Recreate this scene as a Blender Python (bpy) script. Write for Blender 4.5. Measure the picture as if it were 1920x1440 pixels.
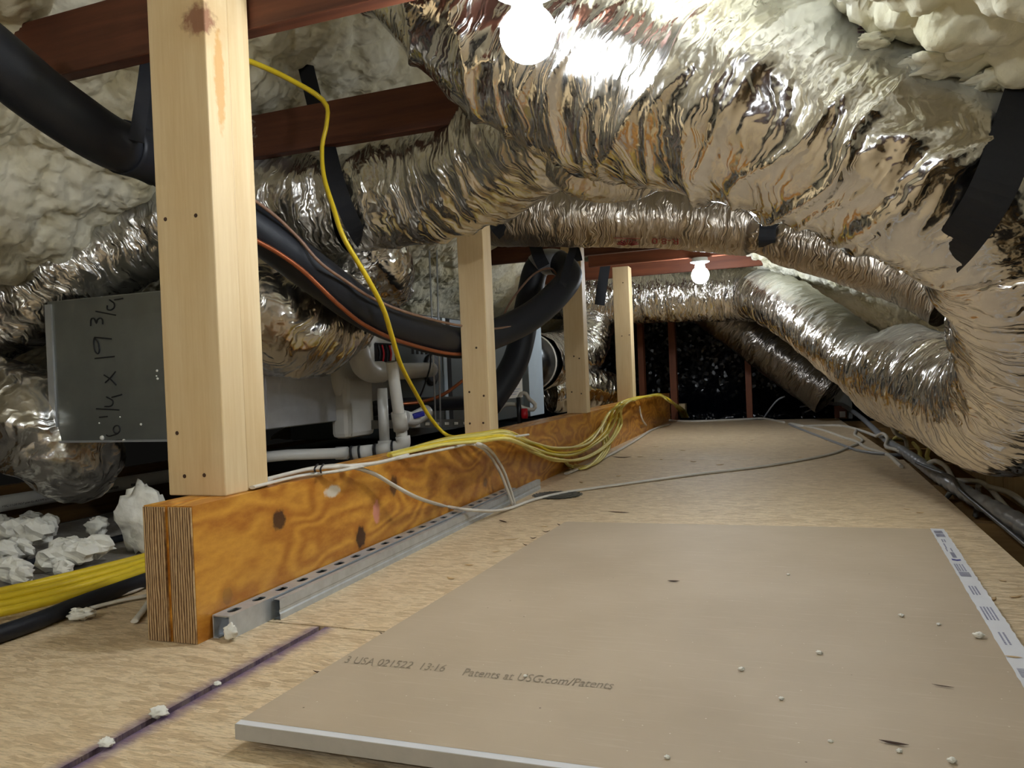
import bpy, math, random
import numpy as np
from mathutils import Vector, Matrix
for _o in list(bpy.data.objects):
    bpy.data.objects.remove(_o, do_unlink=True)
SC = bpy.context.scene
COL = SC.collection
# ---------------------------------------------------------------- camera
F_PX, YAW, PITCH, ROLL, CAM_H = 1442.0, 20.41, -0.546, -2.376, 0.46
def _basis():
    y, p, r = (math.radians(a) for a in (YAW, PITCH, ROLL))
    f = np.array([-math.sin(y)*math.cos(p), math.cos(y)*math.cos(p), math.sin(p)])
    r0 = np.array([math.cos(y), math.sin(y), 0.0]); u0 = np.cross(r0, f)
    return math.cos(r)*r0+math.sin(r)*u0, -math.sin(r)*r0+math.cos(r)*u0, f
RT, UP, FW = _basis()
CP = np.array([0.0, 0.0, CAM_H])
cam = bpy.data.cameras.new('camera'); cam.sensor_width = 36.0; cam.lens = 36.0*F_PX/1920.0
cam.clip_start = 0.02; cam.clip_end = 60
cam_o = bpy.data.objects.new('camera', cam); COL.objects.link(cam_o)
cam_o.matrix_world = Matrix(((RT[0], UP[0], -FW[0], CP[0]), (RT[1], UP[1], -FW[1], CP[1]), (RT[2], UP[2], -FW[2], CP[2]), (0, 0, 0, 1)))
SC.camera = cam_o
# ---------------------------------------------------------------- world, exposure
w = bpy.data.worlds.new('attic_air'); SC.world = w; w.use_nodes = True
w.node_tree.nodes['Background'].inputs[0].default_value = (0.9, 0.85, 0.75, 1)
w.node_tree.nodes['Background'].inputs[1].default_value = 0.004
SC.view_settings.view_transform = 'Standard'; SC.view_settings.look = 'None'
SC.view_settings.gamma = 1.0; SC.view_settings.use_curve_mapping = False
SC.view_settings.exposure = 0.15
SC.cycles.use_adaptive_sampling = True; SC.cycles.adaptive_threshold = 0.06; SC.cycles.adaptive_min_samples = 16; SC.cycles.max_bounces = 7; SC.cycles.diffuse_bounces = 3; SC.cycles.glossy_bounces = 4; SC.cycles.transmission_bounces = 1
BULB_NEAR, FILL_MID, BULB_FAR, FILL_REAR = 118.0, 75.0, 120.0, 250.0     # globe emission; mid and rear are added, unseen fill lamps
# ---------------------------------------------------------------- pixel -> place helpers (1920x1440 frame)
def ray(x, y): return FW+RT*(x-960)/F_PX-UP*(y-720)/F_PX
def pz(x, y, z): d = ray(x, y); return CP+d*(z-CAM_H)/d[2]
def py(x, y, Y): d = ray(x, y); return CP+d*Y/d[1]
def px(x, y, X): d = ray(x, y); return CP+d*X/d[0]
def pd(x, y, D): return CP+ray(x, y)*D
# ---------------------------------------------------------------- noise
def _hash(i, j, k, seed):
    n = (i.astype(np.int64)*374761393+j.astype(np.int64)*668265263+k.astype(np.int64)*2147483647+seed*1274126177) & 0xffffffff
    n = ((n ^ (n >> 13))*1274126177) & 0xffffffff
    n = ((n ^ (n >> 15))*2246822519) & 0xffffffff
    return n ^ (n >> 16)
def rnd(i, j, k, seed): return (_hash(i, j, k, seed) & 0xffffff)/float(0xffffff)
def vnoise(x, y, z, seed=0):
    x, y, z = np.broadcast_arrays(x, y, z)
    i, j, k = np.floor(x), np.floor(y), np.floor(z)
    fx, fy, fz = x-i, y-j, z-k
    out = np.zeros(x.shape)
    u, v, t = (a*a*a*(a*(a*6-15)+10) for a in (fx, fy, fz))
    for di in (0, 1):
        for dj in (0, 1):
            for dk in (0, 1):
                h = _hash(i+di, j+dj, k+dk, seed)
                gx = (h & 255)/127.5-1; gy = ((h >> 8) & 255)/127.5-1; gz = ((h >> 16) & 255)/127.5-1
                g = gx*(fx-di)+gy*(fy-dj)+gz*(fz-dk)
                out += g*(u if di else 1-u)*(v if dj else 1-v)*(t if dk else 1-t)
    return out
def ridge(x, y, z, seed=0): return 1-np.abs(vnoise(x, y, z, seed))*2.2
def blobs(x, y, cell, seed, rmin=.45, rmax=.85):
    """height of overlapping half-spheres scattered over a plane (popcorn foam)"""
    a, b = x/cell, y/cell
    i, j = np.floor(a), np.floor(b); out = np.zeros(a.shape); zz = np.zeros(a.shape)
    for di in (-1, 0, 1):
        for dj in (-1, 0, 1):
            ci, cj = i+di, j+dj
            cx = ci+rnd(ci, cj, zz, seed); cy = cj+rnd(ci, cj, zz+1, seed)
            r = rmin+(rmax-rmin)*rnd(ci, cj, zz+2, seed)
            d2 = r*r-(a-cx)**2-(b-cy)**2
            out = np.maximum(out, np.sqrt(np.maximum(d2, 0)))
    return out*cell
# ---------------------------------------------------------------- mesh builder
class MB:
    def __init__(s): s.v = []; s.f = []; s.n = 0; s.uv = None; s.attr = None; s.smooth = []
    def add(s, v, f, smooth=False):
        v = np.asarray(v, float).reshape(-1, 3); s.v.append(v)
        s.f += [tuple(int(a)+s.n for a in q) for q in f]; s.smooth += [smooth]*len(f); s.n += len(v); return s
    def box(s, lo, hi):
        (a, b, c), (d, e, g) = lo, hi
        return s.hexa([(a, b, c), (d, b, c), (d, e, c), (a, e, c), (a, b, g), (d, b, g), (d, e, g), (a, e, g)])
    def hexa(s, p): return s.add(p, [(3, 2, 1, 0), (4, 5, 6, 7), (0, 1, 5, 4), (1, 2, 6, 5), (2, 3, 7, 6), (3, 0, 4, 7)])
    def bar(s, a, b, wx, wz, up=(0, 0, 1)):
        a, b = np.array(a, float), np.array(b, float); d = (b-a)/np.linalg.norm(b-a)
        u = np.array(up, float); l = np.cross(d, u); l /= np.linalg.norm(l); u = np.cross(l, d)
        q = [(-1, -1), (1, -1), (1, 1), (-1, 1)]
        return s.hexa([a+l*wx/2*i+u*wz/2*j for i, j in q]+[b+l*wx/2*i+u*wz/2*j for i, j in q])
    def tube(s, pts, r, n=12, caps=True, flat=None, up=None):
        P = np.asarray(pts, float); N = len(P); r = np.broadcast_to(np.asarray(r, float), (N,))
        T, A, B = frames(P, up); th = np.linspace(0, 2*math.pi, n, endpoint=False)
        fa, fb = flat or (1, 1)
        V = P[:, None]+r[:, None, None]*(fa*np.cos(th)[None, :, None]*A[:, None]+fb*np.sin(th)[None, :, None]*B[:, None])
        f = [(i*n+j, i*n+(j+1) % n, (i+1)*n+(j+1) % n, (i+1)*n+j) for i in range(N-1) for j in range(n)]
        s.add(V, f, True)
        if caps:
            b = s.n-N*n; s.f += [tuple(b+j for j in range(n))[::-1], tuple(b+(N-1)*n+j for j in range(n))]; s.smooth += [False]*2
        return s
    def lathe(s, a, d, prof, n=24):
        """prof: (along, radius) from point a in direction d"""
        a, d = np.array(a, float), np.array(d, float); d /= np.linalg.norm(d)
        h = np.array([1, 0, 0]) if abs(d[0]) < .9 else np.array([0, 1, 0])
        A = np.cross(d, h); A /= np.linalg.norm(A); B = np.cross(d, A); th = np.linspace(0, 2*math.pi, n, endpoint=False)
        V = [a+d*t+max(r, 1e-5)*(math.cos(x)*A+math.sin(x)*B) for t, r in prof for x in th]
        s.add(V, [(i*n+j, i*n+(j+1) % n, (i+1)*n+(j+1) % n, (i+1)*n+j) for i in range(len(prof)-1) for j in range(n)], True)
        b = s.n-len(V); m = (len(prof)-1)*n
        s.f += [tuple(b+j for j in range(n))[::-1], tuple(b+m+j for j in range(n))]; s.smooth += [False]*2
        return s
    def ball(s, c, r, nu=20, nv=12, sc=(1, 1, 1)):
        V = [(c[0]+r*sc[0]*math.sin(math.pi*i/nv)*math.cos(2*math.pi*j/nu), c[1]+r*sc[1]*math.sin(math.pi*i/nv)*math.sin(2*math.pi*j/nu), c[2]+r*sc[2]*math.cos(math.pi*i/nv)) for i in range(nv+1) for j in range(nu)]
        return s.add(V, [(i*nu+j, (i+1)*nu+j, (i+1)*nu+(j+1) % nu, i*nu+(j+1) % nu) for i in range(nv) for j in range(nu)], True)
    def grid(s, V):
        V = np.asarray(V); a, b = V.shape[:2]
        I = np.arange(a*b).reshape(a, b)
        f = np.stack([I[:-1, :-1], I[1:, :-1], I[1:, 1:], I[:-1, 1:]], -1).reshape(-1, 4)
        return s.add(V.reshape(-1, 3), f.tolist(), True)
def frames(P, up=None):
    T = np.gradient(P, axis=0); T /= np.linalg.norm(T, axis=1)[:, None]+1e-12
    a = np.array(up if up is not None else (0, 0, 1.0), float)
    if abs(a@T[0]) > .95: a = np.array([0, 1.0, 0]) if abs(T[0][1]) < .9 else np.array([1.0, 0, 0])
    A = np.zeros_like(P)
    for i in range(len(P)):
        if up is not None: a = np.array(up, float)
        a = a-(a@T[i])*T[i]; a = a/(np.linalg.norm(a)+1e-12); A[i] = a
    return T, A, np.cross(T, A)
def spline(P, step=.02, closed=False):
    """centripetal-ish Catmull-Rom through P (rows may hold extra columns)"""
    P = np.asarray(P, float); Q = np.vstack([2*P[0]-P[1], P, 2*P[-1]-P[-2]]); out = []
    for i in range(1, len(Q)-2):
        p0, p1, p2, p3 = Q[i-1], Q[i], Q[i+1], Q[i+2]
        n = max(2, int(np.linalg.norm((p2-p1)[:3])/step))
        t = np.linspace(0, 1, n, endpoint=False)[:, None]
        out.append(.5*(2*p1+(p2-p0)*t+(2*p0-5*p1+4*p2-p3)*t*t+(3*p1-p0-3*p2+p3)*t**3))
    return np.vstack(out+[P[-1:]])
def link(name, mb, mat, parent=None, at=None, bevel=0, smooth=None):
    me = bpy.data.meshes.new(name); V = np.vstack(mb.v)
    org = np.array(at if at is not None else (parent['_at'] if parent and '_at' in parent else (0, 0, 0)), float)
    if parent is None and at is None: org = np.array([(V[:, 0].min()+V[:, 0].max())/2, (V[:, 1].min()+V[:, 1].max())/2, V[:, 2].min()])
    me.from_pydata((V-org).tolist(), [], mb.f)
    if mb.uv is not None:
        ul = me.uv_layers.new(name='UVMap'); li = np.zeros(len(me.loops), np.int32); me.loops.foreach_get('vertex_index', li)
        uv = mb.uv[li]
        if mb.uvl is not None: uv = mb.uvl
        ul.data.foreach_set('uv', uv.astype(np.float32).ravel())
    if mb.attr is not None:
        for k, a in mb.attr.items():
            at_ = me.attributes.new(k, 'FLOAT', 'POINT'); at_.data.foreach_set('value', np.asarray(a, np.float32))
    me.polygons.foreach_set('use_smooth', mb.smooth if smooth is None else [smooth]*len(me.polygons))
    me.materials.append(mat); me.update()
    o = bpy.data.objects.new(name, me); COL.objects.link(o)
    if parent is not None:
        o.parent = parent; o['_at'] = org
        o.location = org-np.array(parent['_at'] if '_at' in parent else (0, 0, 0))
    else:
        o.location = org; o['_at'] = org
    if bevel:
        m = o.modifiers.new('bevel', 'BEVEL'); m.width = bevel; m.segments = 2; m.limit_method = 'ANGLE'
    return o
def tag(o, label, cat, group=None, kind=None):
    o['label'] = label; o['category'] = cat
    if group: o['group'] = group
    if kind: o['kind'] = kind
    return o
def thing(name, label, cat, at, group=None):
    o = bpy.data.objects.new(name, None); COL.objects.link(o); o.location = at; o['_at'] = np.array(at, float); o.empty_display_size = .05
    return tag(o, label, cat, group)
def struct(o): o['kind'] = 'structure'; return o
# ---------------------------------------------------------------- materials
class NT:
    def __init__(s, name):
        s.m = bpy.data.materials.new(name); s.m.use_nodes = True; s.t = s.m.node_tree; s.b = s.t.nodes['Principled BSDF']
    def n(s, typ, **kw):
        o = s.t.nodes.new(typ)
        for k, v in kw.items():
            if k.startswith('i_'): 
                key = k[2:]; key = int(key) if key.isdigit() else key
                s.put(v, o.inputs[key])
            else: setattr(o, k, v)
        return o
    def put(s, v, inp):
        if isinstance(v, bpy.types.NodeSocket): s.t.links.new(v, inp)
        else: inp.default_value = v
    def coords(s, out='Object', scale=(1, 1, 1), rot=(0, 0, 0), loc=(0, 0, 0)):
        c = s.n('ShaderNodeTexCoord'); m = s.n('ShaderNodeMapping')
        s.t.links.new(c.outputs[out], m.inputs[0]); m.inputs[1].default_value = loc; m.inputs[2].default_value = rot; m.inputs[3].default_value = scale
        return m.outputs[0]
    def noise(s, vec, scale=5, detail=4, rough=.55, dist=0, out=0):
        o = s.n('ShaderNodeTexNoise', i_Vector=vec, i_Scale=scale, i_Detail=detail, i_Roughness=rough, i_Distortion=dist); return o.outputs[out]
    def voro(s, vec, scale=5, feature='F1', out='Distance', rand=1):
        o = s.n('ShaderNodeTexVoronoi', feature=feature, i_Vector=vec, i_Scale=scale, i_Randomness=rand); return o.outputs[out]
    def ramp(s, fac, stops, interp='LINEAR'):
        o = s.n('ShaderNodeValToRGB', i_Fac=fac); e = o.color_ramp.elements; o.color_ramp.interpolation = interp
        while len(e) < len(stops): e.new(.5)
        for k, (p, c) in enumerate(stops):
            e[k].position = p; e[k].color = (c, c, c, 1) if not hasattr(c, '__len__') else (*c[:3], 1)
        return o.outputs[0]
    def mix(s, fac, a, b, mode='MIX'):
        o = s.n('ShaderNodeMix', data_type='RGBA', blend_type=mode); s.put(fac, o.inputs[0])
        for v, i in ((a, 6), (b, 7)): s.put(v if isinstance(v, bpy.types.NodeSocket) else (*v[:3], 1), o.inputs[i])
        return o.outputs[2]
    def math(s, op, a, b=0.0, c=0.0, clamp=False):
        o = s.n('ShaderNodeMath', operation=op, use_clamp=clamp); s.put(a, o.inputs[0]); s.put(b, o.inputs[1]); s.put(c, o.inputs[2]); return o.outputs[0]
    def vm(s, op, a, b=(0, 0, 0), sc=None):
        o = s.n('ShaderNodeVectorMath', operation=op); s.put(a, o.inputs[0]); s.put(b, o.inputs[1])
        if sc is not None: s.put(sc, o.inputs['Scale'])
        return o.outputs['Value' if op in ('LENGTH', 'DISTANCE') else 'Vector']
    def bump(s, h, strength=.3, dist=.01, normal=None):
        o = s.n('ShaderNodeBump', i_Height=h, i_Strength=strength, i_Distance=dist)
        if normal is not None: s.put(normal, o.inputs['Normal'])
        return o.outputs[0]
    def done(s, color=None, rough=None, metal=None, normal=None, spec=None, **kw):
        for k, v in (('Base Color', color), ('Roughness', rough), ('Metallic', metal), ('Normal', normal), ('Specular IOR Level', spec)):
            if v is not None:
                if k == 'Base Color' and not isinstance(v, bpy.types.NodeSocket): v = (*v[:3], 1)
                s.put(v, s.b.inputs[k])
        for k, v in kw.items(): s.put(v, s.b.inputs[k.replace('_', ' ')])
        return s.m
def L(r, g, b):
    return tuple(((c/255)/12.92 if c/255 < .04045 else ((c/255+.055)/1.055)**2.4) for c in (r, g, b))
def plain(name, c, rough=.5, metal=0, nz=0, scale=60, spec=.5, bump=0):
    t = NT(name); v = t.coords()
    col = c
    if nz: col = t.mix(t.ramp(t.noise(v, scale, 4), [(.3, 0), (.7, 1)]), tuple(x*(1-nz) for x in c), tuple(min(1, x*(1+nz*.6)) for x in c))
    nm = t.bump(t.noise(v, scale*3, 3), bump, .003) if bump else None
    return t.done(col, rough, metal, nm, spec)
def foil(name, u=24, v=6, k1=.23, k2=.13, rough=.18, tint=(.80, .79, .77), crease=.4):
    """crinkled aluminised film: facets follow the wrap round the duct (u along, v around, metres)"""
    t = NT(name); c = t.n('ShaderNodeTexCoord').outputs['UV']
    w = t.n('ShaderNodeTexNoise', i_Vector=c, i_Scale=9, i_Detail=3).outputs['Color']
    cw = t.vm('ADD', c, t.vm('SCALE', t.vm('SUBTRACT', w, (.5, .5, .5)), sc=.10))
    def facet(su, sv, k, src):
        p = t.vm('MULTIPLY', src, (su, sv, 1)); o = t.voro(p, 1, out='Color')
        return t.vm('SCALE', t.vm('SUBTRACT', o, (.5, .5, .5)), sc=k)
    n0 = t.n('ShaderNodeNewGeometry').outputs['Normal']
    n1 = t.vm('ADD', n0, facet(u, v, k1, cw))
    n1 = t.vm('ADD', n1, facet(u*1.9, v*4.2, k2, cw))
    fine = t.n('ShaderNodeTexNoise', i_Vector=t.vm('MULTIPLY', c, (260, 120, 1)), i_Scale=1, i_Detail=2).outputs['Color']
    n1 = t.vm('NORMALIZE', t.vm('ADD', n1, t.vm('SCALE', t.vm('SUBTRACT', fine, (.5, .5, .5)), sc=.16)))
    st = t.noise(t.vm('MULTIPLY', cw, (u*.8, v*.45, 1)), 1, 2, .5, .5)
    h = t.ramp(st, [(.35, 0), (.5, 1), (.65, 0)])
    nb = t.bump(h, crease, .012, n1)
    sp = t.n('ShaderNodeAttribute', attribute_name='spray').outputs['Fac']
    spn = t.math('MULTIPLY', sp, t.ramp(t.noise(t.vm('MULTIPLY', c, (30, 12, 1)), 1, 5, .6), [(.25, .55), (.6, 1)]))
    m = t.done(t.mix(spn, tint, L(176, 178, 164)), t.mix(spn, (rough,)*3, (.6,)*3), t.math('SUBTRACT', 1, spn, clamp=True), nb)
    return m
def wood(name, light, dark, axis=1, ring=38, stretch=14, rough=.55, knots=(), fig=.35, spots=(), coat=0, spec=.4):
    """sawn timber; axis is the grain direction; knots/spots = (centre, radii, colour) in the object's own frame"""
    t = NT(name); sc = [1.0, 1.0, 1.0]; sc[axis] = 1.0/stretch
    v = t.coords(scale=tuple(sc)); v0 = t.coords()
    big = t.noise(v, 6, 2, .5, .3)
    rings = t.math('SINE', t.math('MULTIPLY', big, ring))
    fine = t.noise(t.vm('MULTIPLY', v, (90, 90, 90)), 1, 4, .65)
    f = t.math('ADD', t.math('MULTIPLY', rings, fig*.5), t.math('MULTIPLY', t.math('SUBTRACT', fine, .5), 1.1))
    f = t.math('ADD', f, .45, clamp=True)
    col = t.mix(f, light, dark)
    blotch = t.noise(v0, 4, 3)
    col = t.mix(t.ramp(blotch, [(.35, 0), (.75, .35)]), col, dark)
    for cen, rad, kc, hard in knots:
        dvec = t.vm('MULTIPLY', t.vm('SUBTRACT', v0, cen), tuple(1/r for r in rad))
        dist = t.math('ADD', t.vm('LENGTH', dvec), t.math('MULTIPLY', t.math('SUBTRACT', t.noise(v0, 70, 3), .5), .9))
        if hard > 0: col = t.mix(t.ramp(t.math('MULTIPLY', dist, .25), [(.18, 0), (.30, .55), (.5, 0)]), col, dark)
        col = t.mix(t.ramp(t.math('MULTIPLY', dist, .5), [(.40, abs(hard)), (.58, 0)]), col, kc)
    nm = t.bump(fine, .25, .002)
    return t.done(col, rough, 0, nm, spec, Coat_Weight=coat, Coat_Roughness=.25)
def osb(name, tone=1.0, grey=0.0, gl=.55, purple=False):
    t = NT(name); v = t.coords()
    cols = []
    P = [L(226, 206, 174), L(208, 184, 148), L(196, 170, 134), L(220, 198, 164), L(182, 155, 120), L(224, 203, 168)]
    if grey: P = [tuple(x*(1-grey)+grey*sum(p)/3*.85 for x in p) for p in P]
    P = [tuple(x*tone*1.12 for x in p) for p in P]
    warp = t.vm('SCALE', t.vm('SUBTRACT', t.n('ShaderNodeTexNoise', i_Vector=v, i_Scale=14, i_Detail=2).outputs['Color'], (.5, .5, .5)), sc=.03)
    vw = t.vm('ADD', v, warp); hs = []
    for k, (ang, off) in enumerate(((.35, 0), (-.6, 3), (1.3, 7), (.85, 11))):
        m = t.n('ShaderNodeMapping', i_0=vw); m.inputs[1].default_value = (off, off, 0); m.inputs[2].default_value = (0, 0, ang); m.inputs[3].default_value = (26, 105, .01)
        o = t.n('ShaderNodeTexVoronoi', i_Vector=m.outputs[0], i_Scale=1)
        sep = t.n('ShaderNodeSeparateColor', i_0=o.outputs['Color'])
        cols.append((t.ramp(sep.outputs[0], [(i/6, p) for i, p in enumerate(P)], 'CONSTANT'), sep.outputs[1])); hs.append(sep.outputs[2])
    c = cols[0][0]
    for k in (1, 2, 3): c = t.mix(t.math('GREATER_THAN', cols[k][1], .5), c, cols[k][0])
    c = t.mix(.25, c, tuple(sum(p[q] for p in P)/6 for q in range(3)))
    fib = t.noise(t.coords(scale=(45, 330, 1), rot=(0, 0, .3)), 1, 4, .75); fib2 = t.noise(t.coords(scale=(40, 300, 1), rot=(0, 0, -.5)), 1, 4, .75)
    fm = t.math('MINIMUM', fib, fib2)
    c = t.mix(t.ramp(fm, [(.28, .9), (.38, .5), (.5, 0)]), c, tuple(x*.38 for x in P[4]))
    c = t.mix(t.ramp(t.math('MAXIMUM', fib, fib2), [(.6, 0), (.75, .6)]), c, tuple(min(1, x*1.35) for x in P[0]))
    soft = t.noise(v, 2.2, 4)
    c = t.mix(t.ramp(soft, [(.3, .0), (.8, .45)]), c, P[1])
    bits = t.voro(t.vm('MULTIPLY', v, (1, 2.2, 1)), 26)
    c = t.mix(t.ramp(bits, [(.03, .8), (.07, 0)]), c, tuple(x*.25 for x in P[4]))
    if purple:
        sx = t.n('ShaderNodeSeparateXYZ', i_0=v)
        dx = t.math('ABSOLUTE', t.math('ADD', sx.outputs[0], .860))
        dx = t.math('ADD', dx, t.math('MULTIPLY', t.math('SUBTRACT', t.noise(v, 40, 4), .5), .03))
        c = t.mix(t.ramp(dx, [(.004, .85), (.034, 0)]), c, L(74, 50, 116))
    h = t.math('ADD', hs[0], fib)
    return t.done(c, gl, 0, t.bump(h, .3, .003), .4)
def foam(name, c1, c2, scale=26):
    t = NT(name); v = t.coords()
    a = t.voro(t.vm('ADD', v, t.vm('SCALE', t.n('ShaderNodeTexNoise', i_Vector=v, i_Scale=9, i_Detail=2).outputs['Color'], sc=.06)), scale, 'SMOOTH_F1')
    b = t.noise(v, 120, 3); blot = t.noise(v, 5, 4)
    col = t.mix(t.ramp(blot, [(.4, 0), (.72, 1)]), c1, c2)
    h = t.math('ADD', t.math('MULTIPLY', a, -1.0), t.math('MULTIPLY', b, .12))
    return t.done(col, .75, 0, t.bump(h, .5, .02), .25, Subsurface_Weight=0)
M = {}
M['floor'] = osb('oriented_strand_board')
M['floor_purple'] = osb('strand_board_purple_edge', purple=True)
M['floor_far'] = osb('worn_strand_board', 1.04, .1, .45)
M['floor_grey'] = osb('weathered_strand_board', .62, .75, .7)
M['foam_l'] = foam('cream_spray_foam', L(236, 230, 208), L(212, 200, 160), 40)
M['foam_r'] = foam('pale_spray_foam', L(242, 240, 224), L(226, 221, 186), 44)
M['stud'] = wood('pale_pine', L(236, 214, 172), L(212, 180, 130), axis=2, ring=30, stretch=16, fig=.3)
M['tie'] = wood('red_brown_timber', L(112, 64, 42), L(62, 32, 22), axis=0, ring=40, stretch=16, fig=.4)
M['tie_far'] = wood('orange_brown_timber', L(130, 72, 44), L(88, 46, 28), axis=0, ring=40, stretch=16, fig=.4)
M['joist'] = wood('tan_joist_timber', L(186, 148, 92), L(140, 104, 58), axis=0, ring=40, stretch=12, fig=.5)
M['dark'] = plain('unlit_black', (.012, .010, .009), .9)  # near-black standing in for shade inside gaps, openings and hollows
M['foil'] = foil('crinkled_foil')
M['foil_big'] = foil('loose_foil', 30, 3.2, .10, .07, .16, (.69, .67, .64), .25)
M['foil_run'] = foil('run_foil', 40, 6, .18, .17, .2, (.70, .66, .61), .35)
M['foil_tan'] = foil('tan_toned_foil', 60, 6, .16, .18, .36, (.56, .49, .41), .35)
M['foil_low'] = foil('slung_foil', 26, 6, .24, .16, .27, (.66, .64, .60), .35)
M['foil_dark'] = foil('shadow_foil', 50, 6, .2, .2, .3, (.22, .20, .18), .3)  # tint darkened to paint in the shade around the far duct
M['foil_fine'] = foil('fine_crinkled_foil', 55, 7, .30, .34, .22, (.78, .75, .71))
M['foil_dim'] = foil('dull_foil', 34, 5, .26, .18, .27, (.58, .55, .50), .4)  # lower, greyer tint than the plain foil
M['strap'] = plain('black_webbing', (.008, .009, .013), .75, 0, .2, 200)
# ================================================================ LAMPS
def lamp(label, at, r, power, top):
    t = thing('light_fixture', label, 'lamp', (at[0], at[1], top))
    a = np.array(at, float); up = (0, 0, -1)
    link('lamp_holder', MB().lathe((a[0], a[1], top), up, [(0, .052), (.018, .052), (.022, .064), (.028, .064), (.032, .05), (.036, .03), (top-a[2]-r*1.5, .026)]), M['porcelain'], t)
    e = NT('lit_globe_glass'); em = e.n('ShaderNodeEmission'); em.inputs[0].default_value = (.87, .93, 1, 1); em.inputs[1].default_value = power
    e.t.links.new(em.outputs[0], e.t.nodes['Material Output'].inputs[0])
    prof = [(0, r*.42), (r*.25, r*.5)]+[(r*1.55-r*math.cos(x), r*math.sin(x)) for x in np.linspace(.62, math.pi-.02, 14)]
    link('bulb', MB().lathe((a[0], a[1], a[2]+r*1.55), up, prof), e.m, t)
M['porcelain'] = plain('white_porcelain', L(225, 228, 232), .3)
lamp('lit white globe bulb on the nearest brown collar tie, before the big overhead foil duct', tuple(pd(990, 64, 1.44)), .053, BULB_NEAR, 1.21)
lamp('small lit globe bulb far down the attic under an orange brown collar tie', tuple(py(1313, 516, 5.2)), .057, BULB_FAR, 1.19)
lamp('added fill bulb hanging from the right slope, hidden behind the big overhead duct', (.05, 2.3, .98), .055, FILL_MID, 1.12)  # added lamp, out of sight, to brighten the right of the deck
lamp('added fill bulb over the near end of the deck, outside the picture', (-.7, -1.15, 1.2), .055, FILL_REAR, 1.35)  # added lamp behind the camera, fills the post fronts and left side
# ================================================================ SETTING
fl = struct(thing('floor', 'strand board attic deck laid in sheets, running back to the dark end', 'floor', (0, 0, 0))); 
def panel(x0, x1, y0, y1, mat, x0b=None, x1b=None, z=0):
    x0b = x0 if x0b is None else x0b; x1b = x1 if x1b is None else x1b
    return link('floor_panel', MB().hexa([(x0, y0, z-.018), (x1, y0, z-.018), (x1b, y1, z-.018), (x0b, y1, z-.018), (x0, y0, z), (x1, y0, z), (x1b, y1, z), (x0b, y1, z)]), mat, fl)
panel(-1.76, -.871, -3, 1.233, M['floor_purple']); panel(-.857, .46, -3, 1.233, M['floor_purple'])
panel(-1.085, .445, 1.239, 3.968, M['floor'], x0b=-1.12); panel(-1.121, .425, 3.974, 6.95, M['floor_far'], x0b=-1.158, x1b=.30)
panel(-1.76, -1.087, 1.239, 6.95, M['floor'], x1b=-1.162); panel(-2.52, -1.77, -3, 7.2, M['floor_grey'], z=-.004)
for y in (-2.4, -1.7, -1.0, -.3, .4, 1.1, 1.83, 2.56, 3.28, 3.97, 4.64, 5.37, 6.1, 6.85):
    j = link('joist', MB().box((-2.5, y-.02, -.22), (1.35, y+.02, -.019)), M['joist']); j['kind'] = 'structure'; j.name = 'trim_1'
struct(link('ceiling', MB().box((-3.7, -3.2, -.26), (1.9, 9.6, -.235)), M['dark'])).name = 'floor'  # slab coloured near-black for the shade below the joists
def slope(name, side, yr, ur, step, amp, mat, seed, extra=None):
    """sprayed roof slope; u runs down the slope from the ridge"""
    Y = np.arange(yr[0], yr[1]+step*.5, step); U = np.arange(ur[0], ur[1]+step*.5, step)
    yy, uu = np.meshgrid(Y, U, indexing='ij')
    c = 1/math.sqrt(1+.49); sn = .7*c
    X = -1.0+side*uu*c; Z = 1.91-uu*sn
    wx = vnoise(yy*5, uu*5, 0*uu, seed)*.05; wy = vnoise(yy*5, uu*5, 0*uu+9, seed)*.05
    a, b = yy+wx, uu+wy
    d = amp[0]*vnoise(yy*2.3, uu*2.3, 0*uu, seed+1)*2+amp[1]*blobs(a, b, .13, seed+2)/.13+amp[2]*blobs(a, b, .06, seed+3)/.06+amp[3]*blobs(a, b, .028, seed+4)/.028
    if extra is not None: d = d+extra(yy, uu, X, Z)
    V = np.stack([X-side*sn*d, yy, Z-c*d], -1)
    mb = MB().grid(V if side > 0 else V[:, ::-1])
    return mb
def merge(*ms):
    o = MB()
    for m in ms: o.add(np.vstack(m.v), m.f, True)
    return o
def left_extra(yy, uu, X, Z): return .13*np.exp(-((yy-1.62)/.32)**2-((uu-1.6)/.22)**2)
wl = merge(slope('l', -1, (.7, 4.6), (0, 2.75), .011, (.05, .045, .030, .013), None, 3, left_extra), slope('l', -1, (-3.2, .7), (0, 3.2), .05, (.05, .035, .02, 0), None, 3),
           slope('l', -1, (4.6, 9.6), (0, 3.2), .035, (.05, .035, .026, 0), None, 3))
struct(link('wall_left', wl, M['foam_l']))
def right_extra(yy, uu, X, Z):
    e = .10*np.exp(-((yy-6.0)/.5)**2-((uu-.85)/.5)**2)
    return e+.03*np.exp(-((yy-1.3)/.6)**2)*blobs(yy, uu, .11, 77)/.11
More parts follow.
